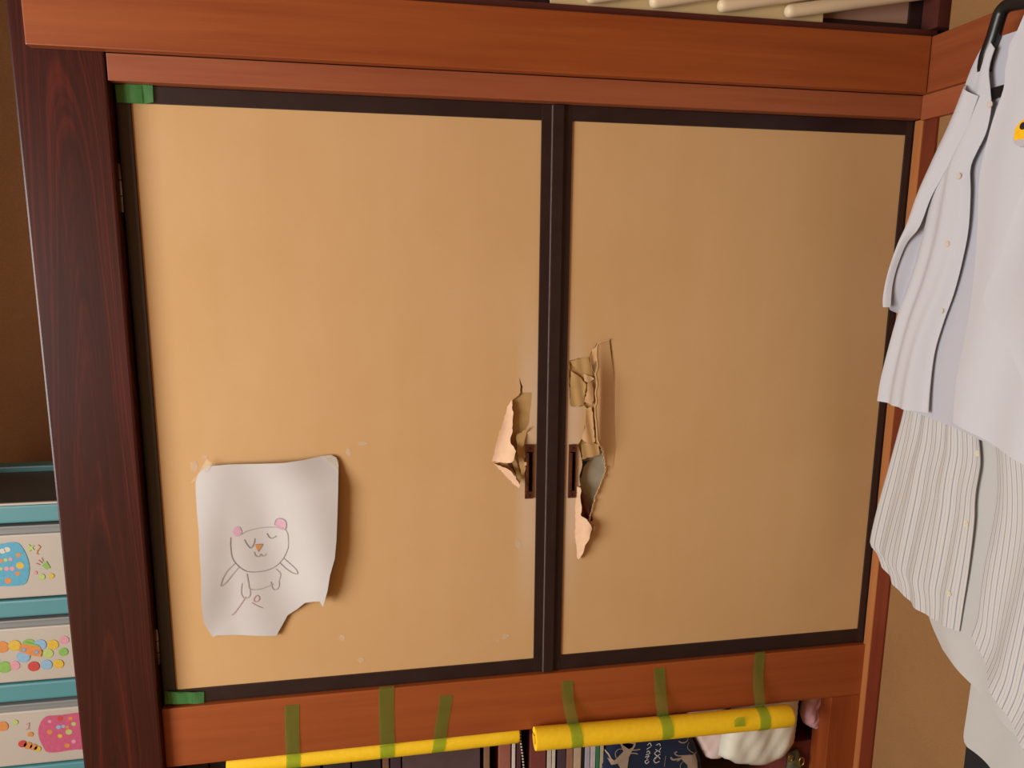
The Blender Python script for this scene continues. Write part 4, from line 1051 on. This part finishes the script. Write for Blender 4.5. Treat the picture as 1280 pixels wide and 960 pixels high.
bm = bmesh.new(); add_tube(bm, [(1.5385, bg[0] + .004, bg[1] + .010), (1.540, bg[0] + .004, bg[1] + .010)], .006, 12); link('patch_spot', bm, 'black', bd)

# black plastic hanger
hg = empty('clothes_hanger', (1.575, -.42, 1.80)); tag(hg, 'black plastic clothes hanger carrying the white short sleeved shirt', 'hanger')
arm = [(-0.4178, 1.9231), (-0.3867, 1.9230), (-0.3567, 1.9272), (-0.3407, 1.9217), (-0.3346, 1.9050), (-0.3278, 1.8802), (-0.3176, 1.8531), (-0.3163, 1.8260)]
bm = bmesh.new(); add_tube(bm, catmull([(1.575, y, z) for y, z in arm], 4), .012, 12); link('arm', bm, 'black_plastic', hg, True)
yc = -.42
bm = bmesh.new(); add_tube(bm, catmull([(1.575, 2 * yc - y, z) for y, z in arm], 4), .012, 12); link('arm', bm, 'black_plastic', hg, True)
bar = [(-0.3154, 1.7833), (-0.3980, 1.7955)]
bm = bmesh.new(); add_box(bm, 1.571, 1.577, 2 * yc - bar[0][0], bar[0][0], bar[0][1] - .010, bar[0][1] + .010, .002)
link('lower_bar', bm, 'black_plastic', hg)
hk = [(1.575, yc, 1.925), (1.575, yc, 1.965), (1.60, yc, 1.985), (1.64, yc, 1.992), (1.675, yc, 1.985), (1.682, yc, 1.966)]
tube('hook', catmull(hk, 5), .0028, 'steel', hg, 8)

# striped shirt below the white one
sb = empty('striped_shirt', (1.605, -.38, .70)); tag(sb, 'white shirt with thin blue grey stripes hanging below the white sleeve', 'shirt')
sbl = [(-0.2374, 1.6058), (-0.2065, 1.4477), (-0.1848, 1.2953), (-0.1688, 1.1704), (-0.1593, 1.1145), (-0.1395, 1.0172), (-0.1193, 0.9310), (-0.1048, 0.8556), (-0.1055, 0.8303), (-0.1299, 0.8187), (-0.1472, 0.7949)]
sbr = [(-0.3214, 1.5997), (-0.3322, 1.4517), (-0.3409, 1.3156), (-0.3665, 1.1959), (-0.3843, 1.1283), (-0.3883, 1.1012), (-0.3855, 1.0559), (-0.3859, 1.0273), (-0.3890, 0.9930), (-0.3884, 0.9308), (-0.3864, 0.8771), (-0.3827, 0.8199), (-0.3794, 0.7585)]
def xs(s, t): return 1.604 - .008 * sin(math.pi * s) + (.003 * sin(20 * s + 6 * t) + .002 * sin(37 * s - 3 * t)) * smooth(.1, .5, t)
HB = [(-0.1534, 0.7980), (-0.2043, 0.7598), (-0.2430, 0.7560), (-0.2905, 0.7450), (-0.3069, 0.7282), (-0.3480, 0.7237), (-0.3739, 0.7519)]
# the shirt tail: the hem drops in a curve between side seam and placket
def hem(s):
    q = polyat(HB, min(1, s)); a, b = HB[0], sbr[-1]
    return q[1] - (a[1] + (b[1] - a[1]) * s)
panel('front_panel', sbl, sbr, xs, 'striped', sb, 44, 80, uw=.20, bottom=lambda s: -.018 * sin(math.pi * s))
sil = [(-0.2650, 1.5276), (-0.2691, 1.2898), (-0.2735, 1.0394), (-0.2765, 0.8650), (-0.2805, 0.7585), (-0.3356, 0.6938)]
sir = [(-.62, 1.45), (-.64, 1.2), (-.64, .95), (-.64, .78), (-.64, .66), (-.62, .60)]
panel('back_panel', sil, sir, lambda s, t: 1.613 + .003 * sin(16 * s + 2 * t), 'tee', sb, 30, 60)
srl = [(-0.3525, 1.5256), (-0.3737, 1.3348), (-0.4008, 1.2034), (-0.4235, 1.1251), (-0.4351, 1.0596), (-0.4354, 0.9975), (-0.4315, 0.9247), (-0.4317, 0.8603), (-0.4325, 0.8166), (-0.4234, 0.7737)]
srr = [(-.62, 1.46), (-.64, 1.25), (-.655, 1.0), (-.66, .85), (-.66, .76), (-.64, .66), (-.62, .60)]
panel('front_panel', srl, srr, lambda s, t: 1.600 - .012 * sin(math.pi * min(1, 1.2 * s)) * t + .006 * sin(17 * s + 5 * t) * t, 'striped', sb, 44, 80, uw=.22, u0=.03, bottom=lambda s: -.015 * sin(math.pi * s))
for y, z in [(-0.3779, 1.1253), (-0.3716, 0.9819), (-0.3549, 0.8289)]:
    xx = side_x(xs, sbl, sbr, y, z) - .0004
    bm = bmesh.new(); disc_x(bm, xx, y, z, .0058, .0018); b = link('button', bm, 'button_y', sb)
    bm = bmesh.new(); disc_x(bm, xx - .0018, y, z, .0024, .0004, 8); link('button_centre', bm, 'white_paper', b)

# white undershirt below
st_ = empty('undershirt', (1.635, -.5, .50)); tag(st_, 'plain white undershirt, longest garment, ending above black trousers', 'shirt')
ul = [(-0.3754, 1.0378), (-0.3811, 0.9086), (-0.3888, 0.7772), (-0.3919, 0.6752), (-0.3915, 0.5955), (-0.3910, 0.5287), (-0.4033, 0.5159)]
ur = [(-.72, 1.0), (-.72, .88), (-.72, .75), (-.72, .64), (-.72, .56), (-.715, .50), (-.70, .482)]
panel('body_panel', ul, ur, lambda s, t: 1.640 - .010 * sin(math.pi * s) - .003 * sin(13 * s + 2) * t, 'tee', st_, 34, 50, bottom=lambda s: .006 * sin(12 * s))
panel('back_panel', ul, ur, lambda s, t: 1.648 + .002 * sin(11 * s), 'tee', st_, 20, 30)
tr = empty('trousers', (1.665, -.52, .05)); tag(tr, 'black trousers hanging lowest behind the white undershirt', 'trousers')
tl = [(-0.3815, 0.6489), (-0.3773, 0.5381), (-0.3782, 0.4465), (-0.3788, 0.2955), (-0.3795, 0.1394), (-0.3828, -0.0399)]
yt = tl[-1][0]
tm = [(y - .15, z) for y, z in tl]
panel('trouser_leg', tl, tm, lambda s, t: 1.660 - .006 * sin(math.pi * s), 'black', tr, 14, 30)
panel('trouser_leg', [(y - .155, z) for y, z in tl], [(y - .30, z) for y, z in tl], lambda s, t: 1.660 - .006 * sin(math.pi * s), 'black', tr, 14, 30)
